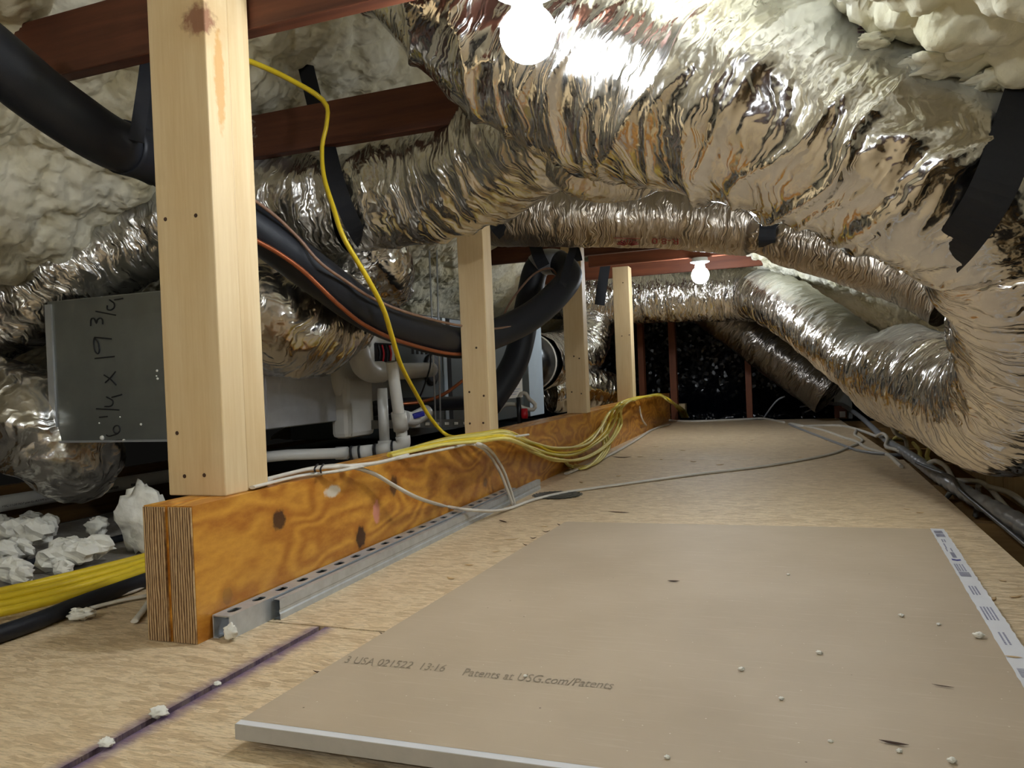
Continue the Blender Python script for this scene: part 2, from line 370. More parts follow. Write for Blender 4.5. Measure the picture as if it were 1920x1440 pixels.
wr = merge(slope('r', 1, (.6, 2.3), (.6, 2.6), .010, (.03, .07, .060, .008), None, 21, right_extra), slope('r', 1, (2.3, 6.4), (.4, 2.5), .010, (.06, .05, .045, .018), None, 21, right_extra), slope('r', 1, (2.3, 6.4), (0, .4), .03, (.06, .05, .045, .018), None, 21, right_extra), slope('r', 1, (6.4, 7.2), (0, 3.2), .03, (.06, .05, .04, 0), None, 21, right_extra), slope('r', 1, (2.3, 6.4), (2.5, 3.2), .04, (.06, .05, .04, 0), None, 21),
           slope('r', 1, (-3.2, .62), (0, 3.2), .04, (.03, .07, .060, .008), None, 21, right_extra), slope('r', 1, (7.2, 9.6), (0, 3.2), .05, (.05, .035, .02, 0), None, 21), slope('r', 1, (.6, 2.3), (0, .62), .03, (.03, .07, .060, .008), None, 21, right_extra))
struct(link('wall_right', wr, M['foam_r']))
# far black sheeting and the gable behind the camera
def sheet():
    X = np.arange(-3.6, 1.9, .03); Z = np.arange(-.25, 2.0, .03); xx, zz = np.meshgrid(X, Z, indexing='ij')
    low = np.exp(-np.maximum(zz, 0)/.13)
    d = .02*vnoise(xx*2, zz*2, 0*xx, 5)+low*(.30+.10*vnoise(xx*7, zz*7, 0*xx, 6)+.06*ridge(xx*16, zz*16, 0*xx, 7))
    return MB().grid(np.stack([xx, 8.4-d, zz], -1))
t = NT('black_polythene'); c = t.coords()
M['poly'] = t.done((.004, .005, .009), .18, 0, t.vm('NORMALIZE', t.vm('ADD', t.n('ShaderNodeNewGeometry').outputs['Normal'], t.vm('SCALE', t.vm('SUBTRACT', t.voro(t.vm('MULTIPLY', c, (1, .4, 1)), 34, out='Color'), (.5, .5, .5)), sc=.6))), .5)
struct(link('wall_back', sheet(), M['poly']))
struct(link('wall_front', MB().box((-3.7, -3.3, -.25), (1.9, -3.2, 2.0)), M['tie']))
# ================================================================ FOIL DUCTS
def duct(name, label, pts, seed, mat=None, n=150, step=.009, amp=(.012, .005, .008), spray=None, group='foil insulated flexible ducts', freq=(9, 30), cat='duct', parent=None, fold=0, shear=0):
    """pts: (x, y, D, r) pixel place, depth and real radius, joined by a smooth bend"""
    Q = np.array([(*pd(a, b, D), r) for a, b, D, r in pts]); S = spline(Q, step)
    P, r = S[:, :3], S[:, 3]; T, A, B = frames(P)
    s = np.concatenate([[0], np.cumsum(np.linalg.norm(np.diff(P, axis=0), axis=1))]); th = np.linspace(0, 2*math.pi, n+1)
    ss, tt = np.meshgrid(s, th, indexing='ij'); cx, sx = np.cos(tt), np.sin(tt)
    lean = ss+.05*vnoise(ss*3, cx*1.2, sx*1.2, seed+9)+shear*(tt-math.pi)*r.mean()
    d = amp[0]*(ridge(lean*freq[0], cx*.9, sx*.9, seed)-.6)+amp[1]*(ridge(lean*freq[1], cx*1.7, sx*1.7, seed+1)-.6)+amp[2]*vnoise(ss*7, cx*2, sx*2, seed+2)*1.6
    if fold: d += fold*(np.clip(ridge(lean*6, cx*.35, sx*.35, seed+5), 0, 1)**5+.6*np.clip(ridge(lean*13+4, cx*.6, sx*.6, seed+6), 0, 1)**6-.35)
    R = r[:, None]+d
    V = P[:, None]+R[..., None]*(cx[..., None]*A[:, None]+sx[..., None]*B[:, None])
    N = len(P); V[:, -1] = V[:, 0]
    I = np.arange(N*(n+1)).reshape(N, n+1)
    mb = MB(); f = np.stack([I[:-1, :-1], I[:-1, 1:], I[1:, 1:], I[1:, :-1]], -1).reshape(-1, 4)
    # weld the seam: last column reuses the first
    J = I.copy(); J[:, -1] = J[:, 0]; fw = np.stack([J[:-1, :-1], J[:-1, 1:], J[1:, 1:], J[1:, :-1]], -1).reshape(-1, 4)
    rm = float(r.mean()); uv = np.stack([ss+seed*.37, tt*rm], -1).reshape(-1, 2)
    remap = -np.ones(N*(n+1), int); keep = np.unique(fw); remap[keep] = np.arange(len(keep))
    mb.add(V.reshape(-1, 3)[keep], remap[fw].tolist(), True)
    mb.uv = uv[keep]; mb.uvl = uv[f.ravel()]
    if spray is not None: mb.attr = {'spray': np.clip(spray(V, ss, tt, P, T, A, B).reshape(-1)[keep], 0, 1)}
    o = link(name, mb, mat or M['foil'], parent)
    if parent is None: tag(o, label, cat, group)
    return o, S
def top_spray(lo, hi, seed, xr=None):
    def f(V, ss, tt, P, T, A, B):
        up = (np.cos(tt)*A[:, None, 2]+np.sin(tt)*B[:, None, 2])
        m = (up+.35*vnoise(ss*9, np.cos(tt)*3, np.sin(tt)*3, seed)-lo)/(hi-lo)
        m = np.clip(m, 0, 1)
        if xr: m = m*np.clip((V[..., 0]-xr[0])/(xr[1]-xr[0]), 0, 1)
        return m
    return f
o_a, S_a = duct('flexible_duct', 'big crinkled foil duct overhead behind the near bulb, sloping down to the right', [(770, -150, 1.86, .22), (880, -30, 1.82, .22), (990, 80, 1.79, .21), (1150, 150, 1.68, .205), (1400, 195, 1.45, .188), (1650, 285, 1.34, .172), (1800, 345, 1.31, .165), (1870, 390, 1.32, .155), (1905, 425, 1.34, .135)], 1, n=240, step=.006, amp=(.005, .0016, .003), freq=(8, 24), fold=.018, shear=.30, mat=M['foil_big'], spray=top_spray(.25, .75, 4, (-.15, .2)))
def run_spray(V, ss, tt, P, T, A, B):
    up = np.cos(tt)*A[:, None, 2]+np.sin(tt)*B[:, None, 2]
    m = (up+.3*vnoise(ss*7, np.cos(tt)*3, np.sin(tt)*3, 8)-.55)/.35
    return np.clip(m, 0, 1)*np.clip((V[..., 1]-2.7)/.5, 0, 1)*.85
duct('flexible_duct', 'foil duct running down the right slope into a wide elbow under the black strap', [(1845, 368, 1.315, .11), (1893, 395, 1.32, .148), (1935, 470, 1.38, .172), (1978, 590, 1.55, .185), (1955, 715, 1.80, .188), (1870, 768, 2.1, .18), (1788, 738, 2.4, .170), (1715, 710, 2.75, .182), (1672, 704, 3.05, .172), (1632, 690, 3.4, .142), (1563, 637, 4.1, .158), (1480, 578, 5.2, .185), (1428, 553, 5.7, .19)], 2, n=220, step=.007, amp=(.009, .005, .006), freq=(11, 32), fold=.010, mat=M['foil_run'], spray=run_spray)
duct('flexible_duct', 'far foil duct crossing the attic behind the small bulb', [(1000, 545, 6.4, .215), (1150, 556, 6.3, .215), (1280, 553, 6.15, .215), (1390, 551, 6.0, .21), (1432, 556, 5.8, .19)], 4, mat=M['foil_fine'], amp=(.008, .005, .006), freq=(14, 40))
o_b, S_b = duct('flexible_duct', 'foil duct printed R-8.0 in red, hung crosswise above the small far bulb', [(905, 405, 3.55, .13), (940, 403, 3.52, .14), (1050, 402, 3.46, .145), (1250, 405, 3.4, .142), (1400, 420, 3.3, .135), (1440, 432, 3.25, .105), (1480, 442, 3.2, .125), (1590, 475, 3.05, .122), (1720, 520, 2.9, .12), (1790, 560, 2.8, .12)], 5, mat=M['foil_tan'], amp=(.004, .0035, .004), freq=(14, 45))
duct('flexible_duct', 'foil duct slung low under the second brown tie, running left from the overhead duct', [(1060, 215, 2.12, .17), (1005, 240, 2.2, .18), (930, 295, 2.35, .18), (820, 345, 2.5, .18), (720, 372, 2.55, .17), (660, 385, 2.57, .16)], 6, n=180, amp=(.008, .004, .005), freq=(10, 30), fold=.012, shear=.15, mat=M['foil_low'])
duct('flexible_duct', 'dusky foil duct left of the long black strap, passing behind the nearest post', [(655, 385, 2.6, .155), (600, 385, 2.62, .17), (480, 385, 2.66, .17), (380, 410, 2.7, .165), (290, 440, 2.7, .155), (200, 480, 2.66, .145), (120, 520, 2.62, .14), (40, 570, 2.6, .14), (-60, 630, 2.6, .14)], 7, mat=M['foil_dim'], amp=(.006, .004, .005), fold=.01, spray=lambda V, ss, tt, P, T, A, B: np.clip((np.cos(tt)*A[:, None, 2]+np.sin(tt)*B[:, None, 2]-.1+.4*vnoise(ss*6, np.cos(tt)*2, np.sin(tt)*2, 3))/.4, 0, 1)*np.clip((-1.5-V[..., 0])/.3, 0, 1)*.9)
duct('flexible_duct', 'bulging foil duct elbow hanging before the galvanized plenum beside the nearest post', [(430, 440, 2.3, .12), (470, 540, 2.28, .165), (520, 595, 2.35, .18), (585, 602, 2.5, .172), (640, 580, 2.8, .14), (680, 555, 3.2, .11)], 8, mat=M['foil_dim'], amp=(.006, .005, .004), freq=(14, 38), fold=.014)
duct('flexible_duct', 'crumpled foil duct at the left edge, dropping behind the galvanized panel', [(-70, 740, 2.5, .15), (0, 765, 2.5, .16), (70, 800, 2.5, .165), (130, 850, 2.55, .15), (170, 880, 2.65, .12)], 9, mat=M['foil_low'], amp=(.012, .010, .010), freq=(12, 34))
duct('flexible_duct', 'small foil duct drooping under the long black strap above the plenum', [(620, 395, 2.75, .13), (660, 440, 2.75, .14), (705, 490, 2.8, .13), (725, 545, 2.95, .10)], 10, mat=M['foil'], amp=(.010, .008, .008))
duct('flexible_duct', 'round foil duct elbow between the third and fourth posts', [(1003, 679, 5.68, .205), (1015, 678, 5.85, .215), (1050, 674, 6.1, .22), (1085, 655, 6.25, .22), (1103, 605, 6.35, .21), (1105, 535, 6.5, .2)], 11, mat=M['foil'], amp=(.012, .008, .008))
duct('flexible_duct', 'low foil duct lying on the deck behind the fourth post', [(1030, 735, 6.0, .16), (1090, 728, 6.1, .17), (1140, 735, 6.3, .16)], 12, mat=M['foil'], amp=(.010, .008, .008))
duct('flexible_duct', 'shade-tinted dark foil duct dropping behind the far bent duct to the floor', [(1330, 570, 6.6, .2), (1400, 620, 6.5, .2), (1480, 680, 6.3, .2), (1560, 735, 6.1, .2)], 13, mat=M['foil_dark'], amp=(.008, .005, .006))
duct('flexible_duct', 'small sagging foil lobe tucked under the overhead duct where the low duct joins', [(1035, 292, 1.98, .05), (1075, 302, 1.97, .085), (1140, 308, 1.96, .095), (1205, 312, 1.96, .08), (1255, 320, 1.97, .04)], 15, n=120, amp=(.004, .004, .004), freq=(14, 60), mat=M['foil_dim'])
# ================================================================ TIMBER
bang = math.atan2(-.03, 5.5)
bm_ = thing('laminated_beam', 'amber varnished laminated beam lying on the deck under the four pale posts', 'beam', (-1.03, 1.095, 0))
t_knots = [(tuple(px(528, 975, -1.03)-np.array([-1.03, 1.095, 0])), (.05, .022, .022), L(70, 38, 20), .95), (tuple(px(683, 1008, -1.03)-np.array([-1.03, 1.095, 0])), (.05, .022, .028), L(60, 30, 18), .95),
           (tuple(px(745, 910, -1.03)-np.array([-1.03, 1.095, 0])), (.05, .022, .026), L(74, 40, 20), .9), (tuple(px(630, 921, -1.03)-np.array([-1.03, 1.095, 0])), (.05, .032, .014), L(225, 225, 215), -.8),
           (tuple(px(713, 960, -1.03)-np.array([-1.03, 1.095, 0])), (.05, .018, .03), L(226, 150, 138), -.85), (tuple(px(430, 1118, -1.03)-np.array([-1.03, 1.095, 0])), (.05, .016, .016), L(110, 66, 26), .5),
           (tuple(px(920, 905, -1.03)-np.array([-1.03, 1.095, 0])), (.05, .02, .016), L(74, 40, 20), .7)]
M['lvl'] = wood('amber_varnished_ply', L(230, 168, 66), L(176, 106, 30), axis=1, ring=60, stretch=2.6, fig=.7, knots=t_knots, rough=.38, coat=.25)
def _end():
    t = NT('ply_end_grain'); v = t.coords(); x = t.n('ShaderNodeSeparateXYZ', i_0=v).outputs[0]
    a = t.noise(t.coords(scale=(60, 1, 9)), 1, 3, .6); q = t.math('SINE', t.math('ADD', t.math('MULTIPLY', x, 1150), t.math('MULTIPLY', a, 11)))
    b = t.noise(t.coords(scale=(420, 1, 40)), 1, 4, .7)
    f = t.math('ADD', t.math('MULTIPLY', q, .35), t.math('MULTIPLY', b, 1.1))
    return t.done(t.ramp(f, [(.2, L(96, 68, 42)), (.55, L(160, 124, 84)), (.9, L(206, 176, 132))]), .7, 0, t.bump(f, .4, .002))
M['lvl_end'] = _end()
for x0, x1, y0 in ((-1.145, -1.094, 0), (-1.087, -1.033, .0)):
    link('beam_ply', MB().box((x0, 1.095, 0), (x1, 7.1, .25)), M['lvl'], bm_)
    e = link('ply_end', MB().box((x0+.001, 1.091, .001), (x1-.001, 1.0948, .248)), M['lvl_end'], bm_); e['label'] = 'striped end grain face'
link('glue_line', MB().box((-1.094, 1.097, .0), (-1.087, 7.1, .249)), M['lvl'], bm_)
bm_.rotation_euler[2] = .0125
M['stud_near'] = wood('pale_pine_knotty', L(236, 214, 172), L(212, 180, 130), axis=2, ring=30, stretch=16, fig=.3, knots=[((.06, -.04, .93), (.05, .07, .035), L(128, 66, 44), .8), ((-.04, -.07, 1.15), (.018, .05, .25), L(120, 84, 50), -.5), ((.06, .035, .82), (.05, .014, .10), L(206, 150, 78), -.7), ((-.055, -.07, .07), (.006, .05, .12), L(110, 74, 44), -.7)])
def post(label, y, x0, x1, plies, top, mats='stud'):
    t = thing('stud_post', label, 'post', ((x0+x1)/2, y, .25), 'pale wooden posts standing on the beam')
    yy = y
    for k, dy in enumerate(plies):
        off = .002*k
        link('stud', MB().box((x0+off, yy, .25), (x1-off*1.5, yy+dy-.0022, top)), M[mats], t, bevel=.003); yy += dy
    return t
P1 = post('nearest and tallest pale doubled post, standing at the near end of the amber beam', 1.205, -1.194, -1.052, (.068, .067), 1.75, 'stud_near')
P2 = post('second pale post from the near end, standing under the low slung foil duct', 2.585, -1.155, -1.052, (.045, .045), 1.3)
P3 = post('third pale post, with a black strap looped at its top', 3.955, -1.165, -1.055, (.07, .02), 1.2)
P4 = post('farthest pale post, where the yellow cables bunch on the beam', 5.34, -1.2, -1.085, (.06, .06), 1.2)
M['tie_spray'] = wood('foam_sprayed_timber', L(112, 64, 42), L(62, 32, 22), axis=0, ring=40, stretch=16, fig=.4, knots=[((-.78, 0, .08), (.09, .1, .10), L(196, 190, 172), -.95)])
def tie(label, y, x0, x1, z0, h, mat='tie'):
    o = link('collar_tie', MB().box((x0, y, z0), (x1, y+.04, z0+h)), M[mat], bevel=.003)
    return tag(o, label, 'beam', 'brown timber ties crossing under the roof')
tie('nearest dark brown collar tie, passing behind the nearest post', 1.345, -2.05, .1, 1.215, .145)
tie('second brown collar tie with spray foam on its left end, over the low slung duct', 2.06, -1.78, -.1, 1.205, .135, 'tie_spray')
tie('brown collar tie seen through the gap left of the second post', 4.70, -2.2, -.3, 1.2, .14)
tie('orange brown collar tie the small far bulb is fixed to', 5.185, -1.33, -.2, 1.195, .14, 'tie_far')
tie('knotty orange brown collar tie behind the small far bulb, foamed at its right end', 5.86, -2.3, -.15, 1.19, .145, 'tie_far')
tie('farthest reddish collar tie seen behind the black pipe loop', 6.6, -2.3, -.2, 1.2, .14, 'tie_far')
# ================================================================ MORE MATERIALS
M['galv'] = plain('galvanized_sheet', L(148, 152, 150), .36, .75, .12, 9)
M['galv_bright'] = plain('bright_sheet_metal', L(204, 207, 212), .28, .6, .06, 30)
M['zinc'] = plain('zinc_strut_steel', L(200, 206, 212), .38, .5, .12, 40)
M['pvc'] = plain('white_pvc', L(214, 213, 207), .35, 0, .06, 8)
M['rubber'] = plain('black_pipe_foam', (.010, .012, .018), .5, 0, .15, 300, .4, .1)
M['yellow'] = plain('yellow_cable_jacket', L(226, 196, 40), .42, 0, .08, 30)
M['yellow_pale'] = plain('faded_yellow_cable_jacket', L(222, 206, 112), .45, 0, .08, 30)
M['white_cable'] = plain('white_cable_jacket', L(214, 208, 196), .45, 0, .08, 30)
M['grey_cable'] = plain('grey_cable_jacket', L(150, 153, 158), .36, 0, .1, 30)
M['black_cable'] = plain('black_cable_jacket', (.012, .013, .016), .4)
M['copper'] = plain('copper_tube', L(176, 104, 70), .35, .8, .1, 60)
M['brown_wire'] = plain('brown_thermostat_wire', L(140, 108, 88), .5)
M['ink'] = plain('black_ink', (.01, .01, .012), .6)
M['ink_grey'] = plain('grey_print', L(140, 126, 106), .7)
M['ink_red'] = plain('red_print', L(128, 40, 36), .6)
M['ink_blue'] = plain('violet_print', L(84, 84, 150), .6)
M['ink_lilac'] = plain('pale_violet_print', L(150, 150, 172), .6)
M['gyp'] = plain('gypsum_edge', L(176, 170, 160), .8, 0, .06, 60)
M['tape'] = plain('white_label_tape', L(222, 222, 226), .5, 0, .03, 30)
M['scrap'] = foam('white_foam_scrap', L(240, 238, 230), L(228, 224, 206), 30)
M['chip'] = plain('pale_wood_chip', L(210, 180, 138), .8, 0, .2, 50)
M['bark'] = plain('dark_wood_sliver', L(74, 50, 36), .8, 0, .3, 50)
M['blade'] = plain('tarnished_saw_steel', L(88, 92, 90), .45, .7, .2, 30)
M['grey_panel'] = plain('grey_painted_steel', L(88, 97, 100), .4, .2, .05, 12)
M['pale_panel'] = plain('pale_blue_painted_steel', L(196, 212, 226), .35, 0, .03, 12)
M['sticker'] = plain('paper_sticker', L(212, 208, 198), .6)
M['red'] = plain('red_plastic', L(190, 24, 34), .4)
M['blue'] = plain('blue_plastic', L(34, 40, 140), .4)
def _dry():
    t = NT('tan_drywall_paper'); v = t.coords()
    c = t.mix(t.ramp(t.noise(v, 3.5, 4), [(.3, 0), (.7, 1)]), L(190, 172, 148), L(176, 158, 134))
    fib = t.noise(t.coords(scale=(9, 90, 1)), 1, 5, .7)
    c = t.mix(t.ramp(fib, [(.55, 0), (.8, .5)]), c, L(206, 190, 168))
    sc_ = t.noise(t.coords(scale=(3, 40, 1), rot=(0, 0, .5)), 1, 5, .75)
    c = t.mix(t.ramp(sc_, [(.66, 0), (.72, .6)]), c, L(214, 202, 184))
    sp = t.voro(v, 42); c = t.mix(t.ramp(sp, [(.035, .8), (.05, 0)]), c, L(226, 218, 200))
    dk = t.voro(t.coords(loc=(3, 5, 0)), 17); c = t.mix(t.ramp(dk, [(.018, .9), (.03, 0)]), c, L(92, 74, 58))
    return t.done(c, .58, 0, t.bump(fib, .12, .002), .35)
M['dry'] = _dry()
# ================================================================ LETTERING
def text_mesh(txt, shear=0.0, spacing=1.0):
    cu = bpy.data.curves.new('letters', 'FONT'); cu.body = txt; cu.size = 1; cu.shear = shear; cu.space_character = spacing; cu.resolution_u = 3
    o = bpy.data.objects.new('letters', cu); COL.objects.link(o)
    me = o.to_mesh(depsgraph=bpy.context.evaluated_depsgraph_get()) if False else None
    bpy.context.view_layer.update()
    ev = o.evaluated_get(bpy.context.evaluated_depsgraph_get()); me = ev.to_mesh()
    V = np.array([v.co[:] for v in me.vertices]); F = [tuple(p.vertices) for p in me.polygons]
    ev.to_mesh_clear(); bpy.data.objects.remove(o, do_unlink=True); bpy.data.curves.remove(cu)
    V[:, :2] -= V[:, :2].min(0); V[:, 0] /= V[:, 0].max(); V[:, 1] /= V[:, 1].max()
    return V[:, :2], F
def lettering(name, txt, fn, mat, parent, shear=0.0, spacing=1.0):
    """fn maps unit (u, v) of the line of text to a place on the surface"""
    V, F = text_mesh(txt, shear, spacing)
    return link(name, MB().add(np.array([fn(a, b) for a, b in V]), F), mat, parent)
# ================================================================ DRYWALL SHEET
zt, zf = .036, .0215
NL = pz(440, 1356, zt); ndir = pz(1030, 1436, zt)-NL; FL_ = pz(1060, 978, zf); FR_ = pz(1768, 992, zf); rdir = pz(1925, 1231, (zt*.4+zf*.6))-FR_
# near right corner: where the near edge meets the right edge (plan view)
A2 = np.array([[ndir[0], -rdir[0]], [ndir[1], -rdir[1]]]); sol = np.linalg.solve(A2, (FR_-NL)[:2]); NR = NL+ndir*sol[0]; NR[2] = zt
dw = thing('drywall_sheet', 'tan paper faced drywall sheet lying on the deck in the foreground', 'drywall', tuple((NL+FR_)/2-np.array([0, 0, .02])))
dn = np.array([0, 0, .0205])
core = MB().hexa([NL-dn, NR-dn, FR_-dn, FL_-dn, NL-dn*.06, NR-dn*.06, FR_-dn*.06, FL_-dn*.06])
o = link('gypsum_core', core, M['gyp'], dw); o['label'] = 'pale gypsum edge'
def dwp(a, b, h=0.0):
    """a across, b away from the near edge (0..1)"""
    return NL*(1-a)*(1-b)+NR*a*(1-b)+FR_*a*b+FL_*(1-a)*b+np.array([0, 0, h])
G = np.array([[dwp(a, b) for b in np.linspace(.008, 1, 30)] for a in np.linspace(0, 1, 30)])
link('paper_face', MB().grid(G), M['dry'], dw, smooth=False)
edge = np.array([[dwp(a, b, -.0002-.0012*(1-b/.008)) for b in (0, .008)] for a in np.linspace(0, 1, 20)])
o = link('edge_wrap', MB().grid(edge), M['tape'], dw, smooth=False); o['label'] = 'white paper wrap along the near edge'
def on_sheet(x, y, h=.0006):
    P = pz(x, y, zt)
    for _ in range(4):
        b = np.clip((P[1]-NL[1])/(FL_[1]-NL[1]), -.2, 1.1); P = pz(x, y, zt+(zf-zt)*b)
    return P+np.array([0, 0, h])
def line_on_sheet(p0, p1, hpx):
    a, b = on_sheet(*p0), on_sheet(*p1); t0, t1 = on_sheet(p0[0]+4, p0[1]-hpx), on_sheet(p1[0]+4, p1[1]-hpx)
    return lambda u, v: (a*(1-u)+b*u)*(1-v)+(t0*(1-u)+t1*u)*v
lettering('lettering', '3 USA 021522  13:16', line_on_sheet((645, 1243), (834, 1260), 13), M['ink_grey'], dw, .35)
lettering('lettering', 'Patents at USG.com/Patents', line_on_sheet((866, 1267), (1149, 1293), 14), M['ink_grey'], dw, .3)
# printed edge tape
te = FR_-NR; tl = np.linalg.norm(te); te = te/tl; tw = np.array([-te[1], te[0], 0])
rng = random.Random(4)
def tp(s, wv, h=.0007): return FR_-te*s+tw*wv+np.array([0, 0, h])
rows = []
for s_ in np.linspace(0, tl*.985, 90):
    rows.append([tp(s_, -.001-.0025*rng.random()), tp(s_, .029+.0015*rng.random())])
tape = link('edge_tape', MB().grid(np.array(rows)), M['tape'], dw, smooth=False); tape['label'] = 'white printed tape along the right edge'
def tmark(s0, s1, w0, w1): return [tp(s0, w0, .0011), tp(s1, w0, .0011), tp(s1, w1, .0011), tp(s0, w1, .0011)]
for base in (.03, .075, .47, 1.02):
    mb = MB()
    for k in range(9):
        s0 = base+k*.0042; mb.add(tmark(s0, s0+.0014+.0012*rng.random(), .006, .025), [(0, 1, 2, 3)])
    link('barcode', mb, M['ink_lilac'], tape)
for base, rows_, ln, st in ((.14, (.012, .017), .03, 1), (.19, (.018,), .05, 0), (.24, (.010, .020), .035, 1), (.40, (.008, .013, .018, .022), .06, 1), (.58, (.010, .015, .020), .06, 1), (.72, (.007, .012, .017, .022), .075, 1), (.86, (.012, .018), .06, 1)):
    mb = MB()
    for wv in rows_:
        s0 = base
        while s0 < base+ln:
            q = .003+.004*rng.random(); mb.add(tmark(s0, s0+q, wv, wv+.0028), [(0, 1, 2, 3)]); s0 += q+.0016
    link('small_print', mb, M['ink_lilac'], tape)
s0 = .285; mb = MB()
for k in range(9):
    mb.add(tmark(s0+k*.0062, s0+k*.0062+.0042, .010, .0185), [(0, 1, 2, 3)])
link('small_print', mb, M['ink_lilac'], tape)
link('arrow_mark', MB().add([tp(.352, .006, .0012), tp(.366, .006, .0012), tp(.372, .014, .0012), tp(.366, .023, .0012), tp(.350, .023, .0012), tp(.357, .014, .0012)], [(0, 1, 2, 5), (5, 2, 3, 4)]), M['ink_blue'], tape)
# ================================================================ STRUT CHANNELS
st = thing('strut_channel', 'slotted galvanized strut channel laid along the foot of the amber beam', 'channel', (-1.01, 1.13, 0))
def slotted(x0, x1, y0, y1, h):
    """top plate with long slots: ribbed walls, open underside"""
    mb = MB(); pitch = .072; y = y0
    while y < y1-.001:
        e = min(y+pitch, y1); a, b = y+.020, y+.052; xa, xb = x0+.011, x1-.011
        if e-y < pitch*.99: mb.box((x0, y, h-.0025), (x1, e, h)); y = e; continue
        mb.box((x0, y, h-.0025), (x1, a, h)); mb.box((x0, b, h-.0025), (x1, e, h)); 
        n = 7; cy = [(a+.006*(1-math.cos(math.pi/2*k/3)), ) for k in range(4)]
        ring = [(xa+(xb-xa)*(.5-.5*math.cos(math.pi*k/n)), a+.010*(1-math.sin(math.pi*k/n))) for k in range(n+1)]
        for sgn in (0, 1):
            V = []; 
            for (rx, ry) in ring:
                yy = ry if sgn == 0 else a+b-ry; V += [(rx, yy, h), (rx, (a if sgn == 0 else b), h)]
            mb.add(V, [(2*k, 2*k+1, 2*k+3, 2*k+2) for k in range(n)])
        mb.box((x0, a, h-.0025), (xa, b, h)); mb.box((xb, a, h-.0025), (x1, b, h)); y = e
    return mb
mb = slotted(-1.030, -.990, 1.13, 2.70, .043)
for x in (-1.030, -.9925): mb.box((x, 1.13, 0), (x+.0025, 2.70, .041))
for x0 in (-1.0275, -1.0025): mb.box((x0, 1.13, 0), (x0+.010, 2.70, .0025))
link('channel_body', mb, M['zinc'], st)
link('slot_shadow_core', MB().box((-1.026, 1.30, .004), (-.994, 2.69, .030)), M['dark'], st).name = 'slot_shade_fill'  # dark filler block, paints the shade seen through the slots
st.rotation_euler[2] = .011
st2 = thing('strut_channel', 'second strut channel with long ribs, lying on edge outside the slotted one', 'channel', (-.98, 1.25, 0))
prof = [(0, 0), (.0165, 0), (.0165, .011), (.0148, .014), (.0148, .019), (.0165, .022), (.0165, .040), (.0, .040)]
mb = MB(); V = [(-.9885+a, y, b) for y in (1.25, 2.95) for a, b in prof]; n = len(prof)
mb.add(V, [(i, i+1, n+i+1, n+i) for i in range(n-1)])
V = [(-.9885+a*.88+.001, y, b*.92+.0018) for y in (1.25, 2.95) for a, b in prof]; mb.add(V, [(n+i, n+i+1, i+1, i) for i in range(n-1)])
link('channel_body', mb, M['zinc'], st2)
link('channel_lip', MB().box((-.9885, 1.25, .0375), (-.9865, 2.95, .040)), M['zinc'], st2); st2.rotation_euler[2] = .012
# ================================================================ SAW BLADE
bl = thing('saw_blade', 'dark circular saw blade lying on the deck past the end of the strut', 'saw blade', tuple(pz(1045, 928, .003)))
R0, NT_ = .088, 26; ring = []
for k in range(NT_):
    a0 = 2*math.pi*k/NT_; ring += [(R0*math.cos(a0), R0*math.sin(a0)), ((R0+.009)*math.cos(a0+.02), (R0+.009)*math.sin(a0+.02)), ((R0-.003)*math.cos(a0+.10), (R0-.003)*math.sin(a0+.10))]
c0 = pz(1045, 928, .003); V = [c0+np.array([a, b, h]) for h in (0, .002) for a, b in ring]+[c0+np.array([.008*math.cos(2*math.pi*k/len(ring)), .008*math.sin(2*math.pi*k/len(ring)), h]) for h in (0, .002) for k in range(len(ring))]
m_ = len(ring); f = []
for k in range(m_):
    q = (k+1) % m_; f += [(m_+k, m_+q, 3*m_+q, 3*m_+k), (q, k, 2*m_+k, 2*m_+q), (k, q, m_+q, m_+k), (2*m_+q, 2*m_+k, 3*m_+k, 3*m_+q)]
link('blade_disc', MB().add(V, f), M['blade'], bl)
link('tooth_ring', MB().tube([c0+np.array([.06*math.cos(a), .06*math.sin(a), .0022]) for a in np.linspace(0, 6.28, 30)], .0008, 4), M['blade'], bl).name = 'rim_groove'
# ================================================================ CABLES
def cable(name, label, pts, r, mat, group=None, cat='cable', flat=None, parent=None, n=8, step=.015, up=None):
    P = spline(np.array(pts), step); o = link(name, MB().tube(P, r, n, flat=flat, up=up), M[mat], parent, at=None if parent else P[0])
    return o if parent else tag(o, label, cat, group)
FLz = .006
def beamx(Y): return -1.03-.0125*(Y-1.095)
w1 = [pz(473, 909, .258), pz(540, 889, .258), pz(595, 877, .26), pz(650, 874, .262)]+[px(700, 888, -1.01), px(740, 911, -.995), px(785, 934, -.97), pz(835, 949, .062), pz(880, 956, .054), pz(925, 958, .022), pz(958, 952, FLz), pz(1000, 937, FLz), pz(1050, 925, FLz), pz(1100, 917, FLz), pz(1300, 890, FLz), pz(1440, 873, FLz), pz(1550, 853, FLz), pz(1590, 839, FLz), pz(1617, 826, FLz), pz(1603, 815, FLz), pz(1606, 805, FLz)]
cable('flat_cable', 'long white cable draping off the beam over the struts and across the deck', w1, .0075, 'white_cable', flat=(.7, 1.15))
cable('flat_cable', 'white cable lying along the near beam top toward the yellow bundle', [pz(473, 914, .257), pz(560, 893, .257), pz(640, 882, .257), pz(740, 861, .257), pz(840, 841, .258), pz(900, 828, .258), pz(990, 815, .256)], .0065, 'white_cable', flat=(.6, 1.1))
cable('flat_cable', 'thin white cable beside the near post on the beam top', [pz(480, 904, .26), pz(560, 884, .262), pz(600, 878, .263), pz(700, 869, .26), pz(765, 853, .26)], .005, 'white_cable')
cl = thing('cable_clip', 'black staple clip on the white cables near the tall post', 'clip', tuple(pz(598, 880, .252)))
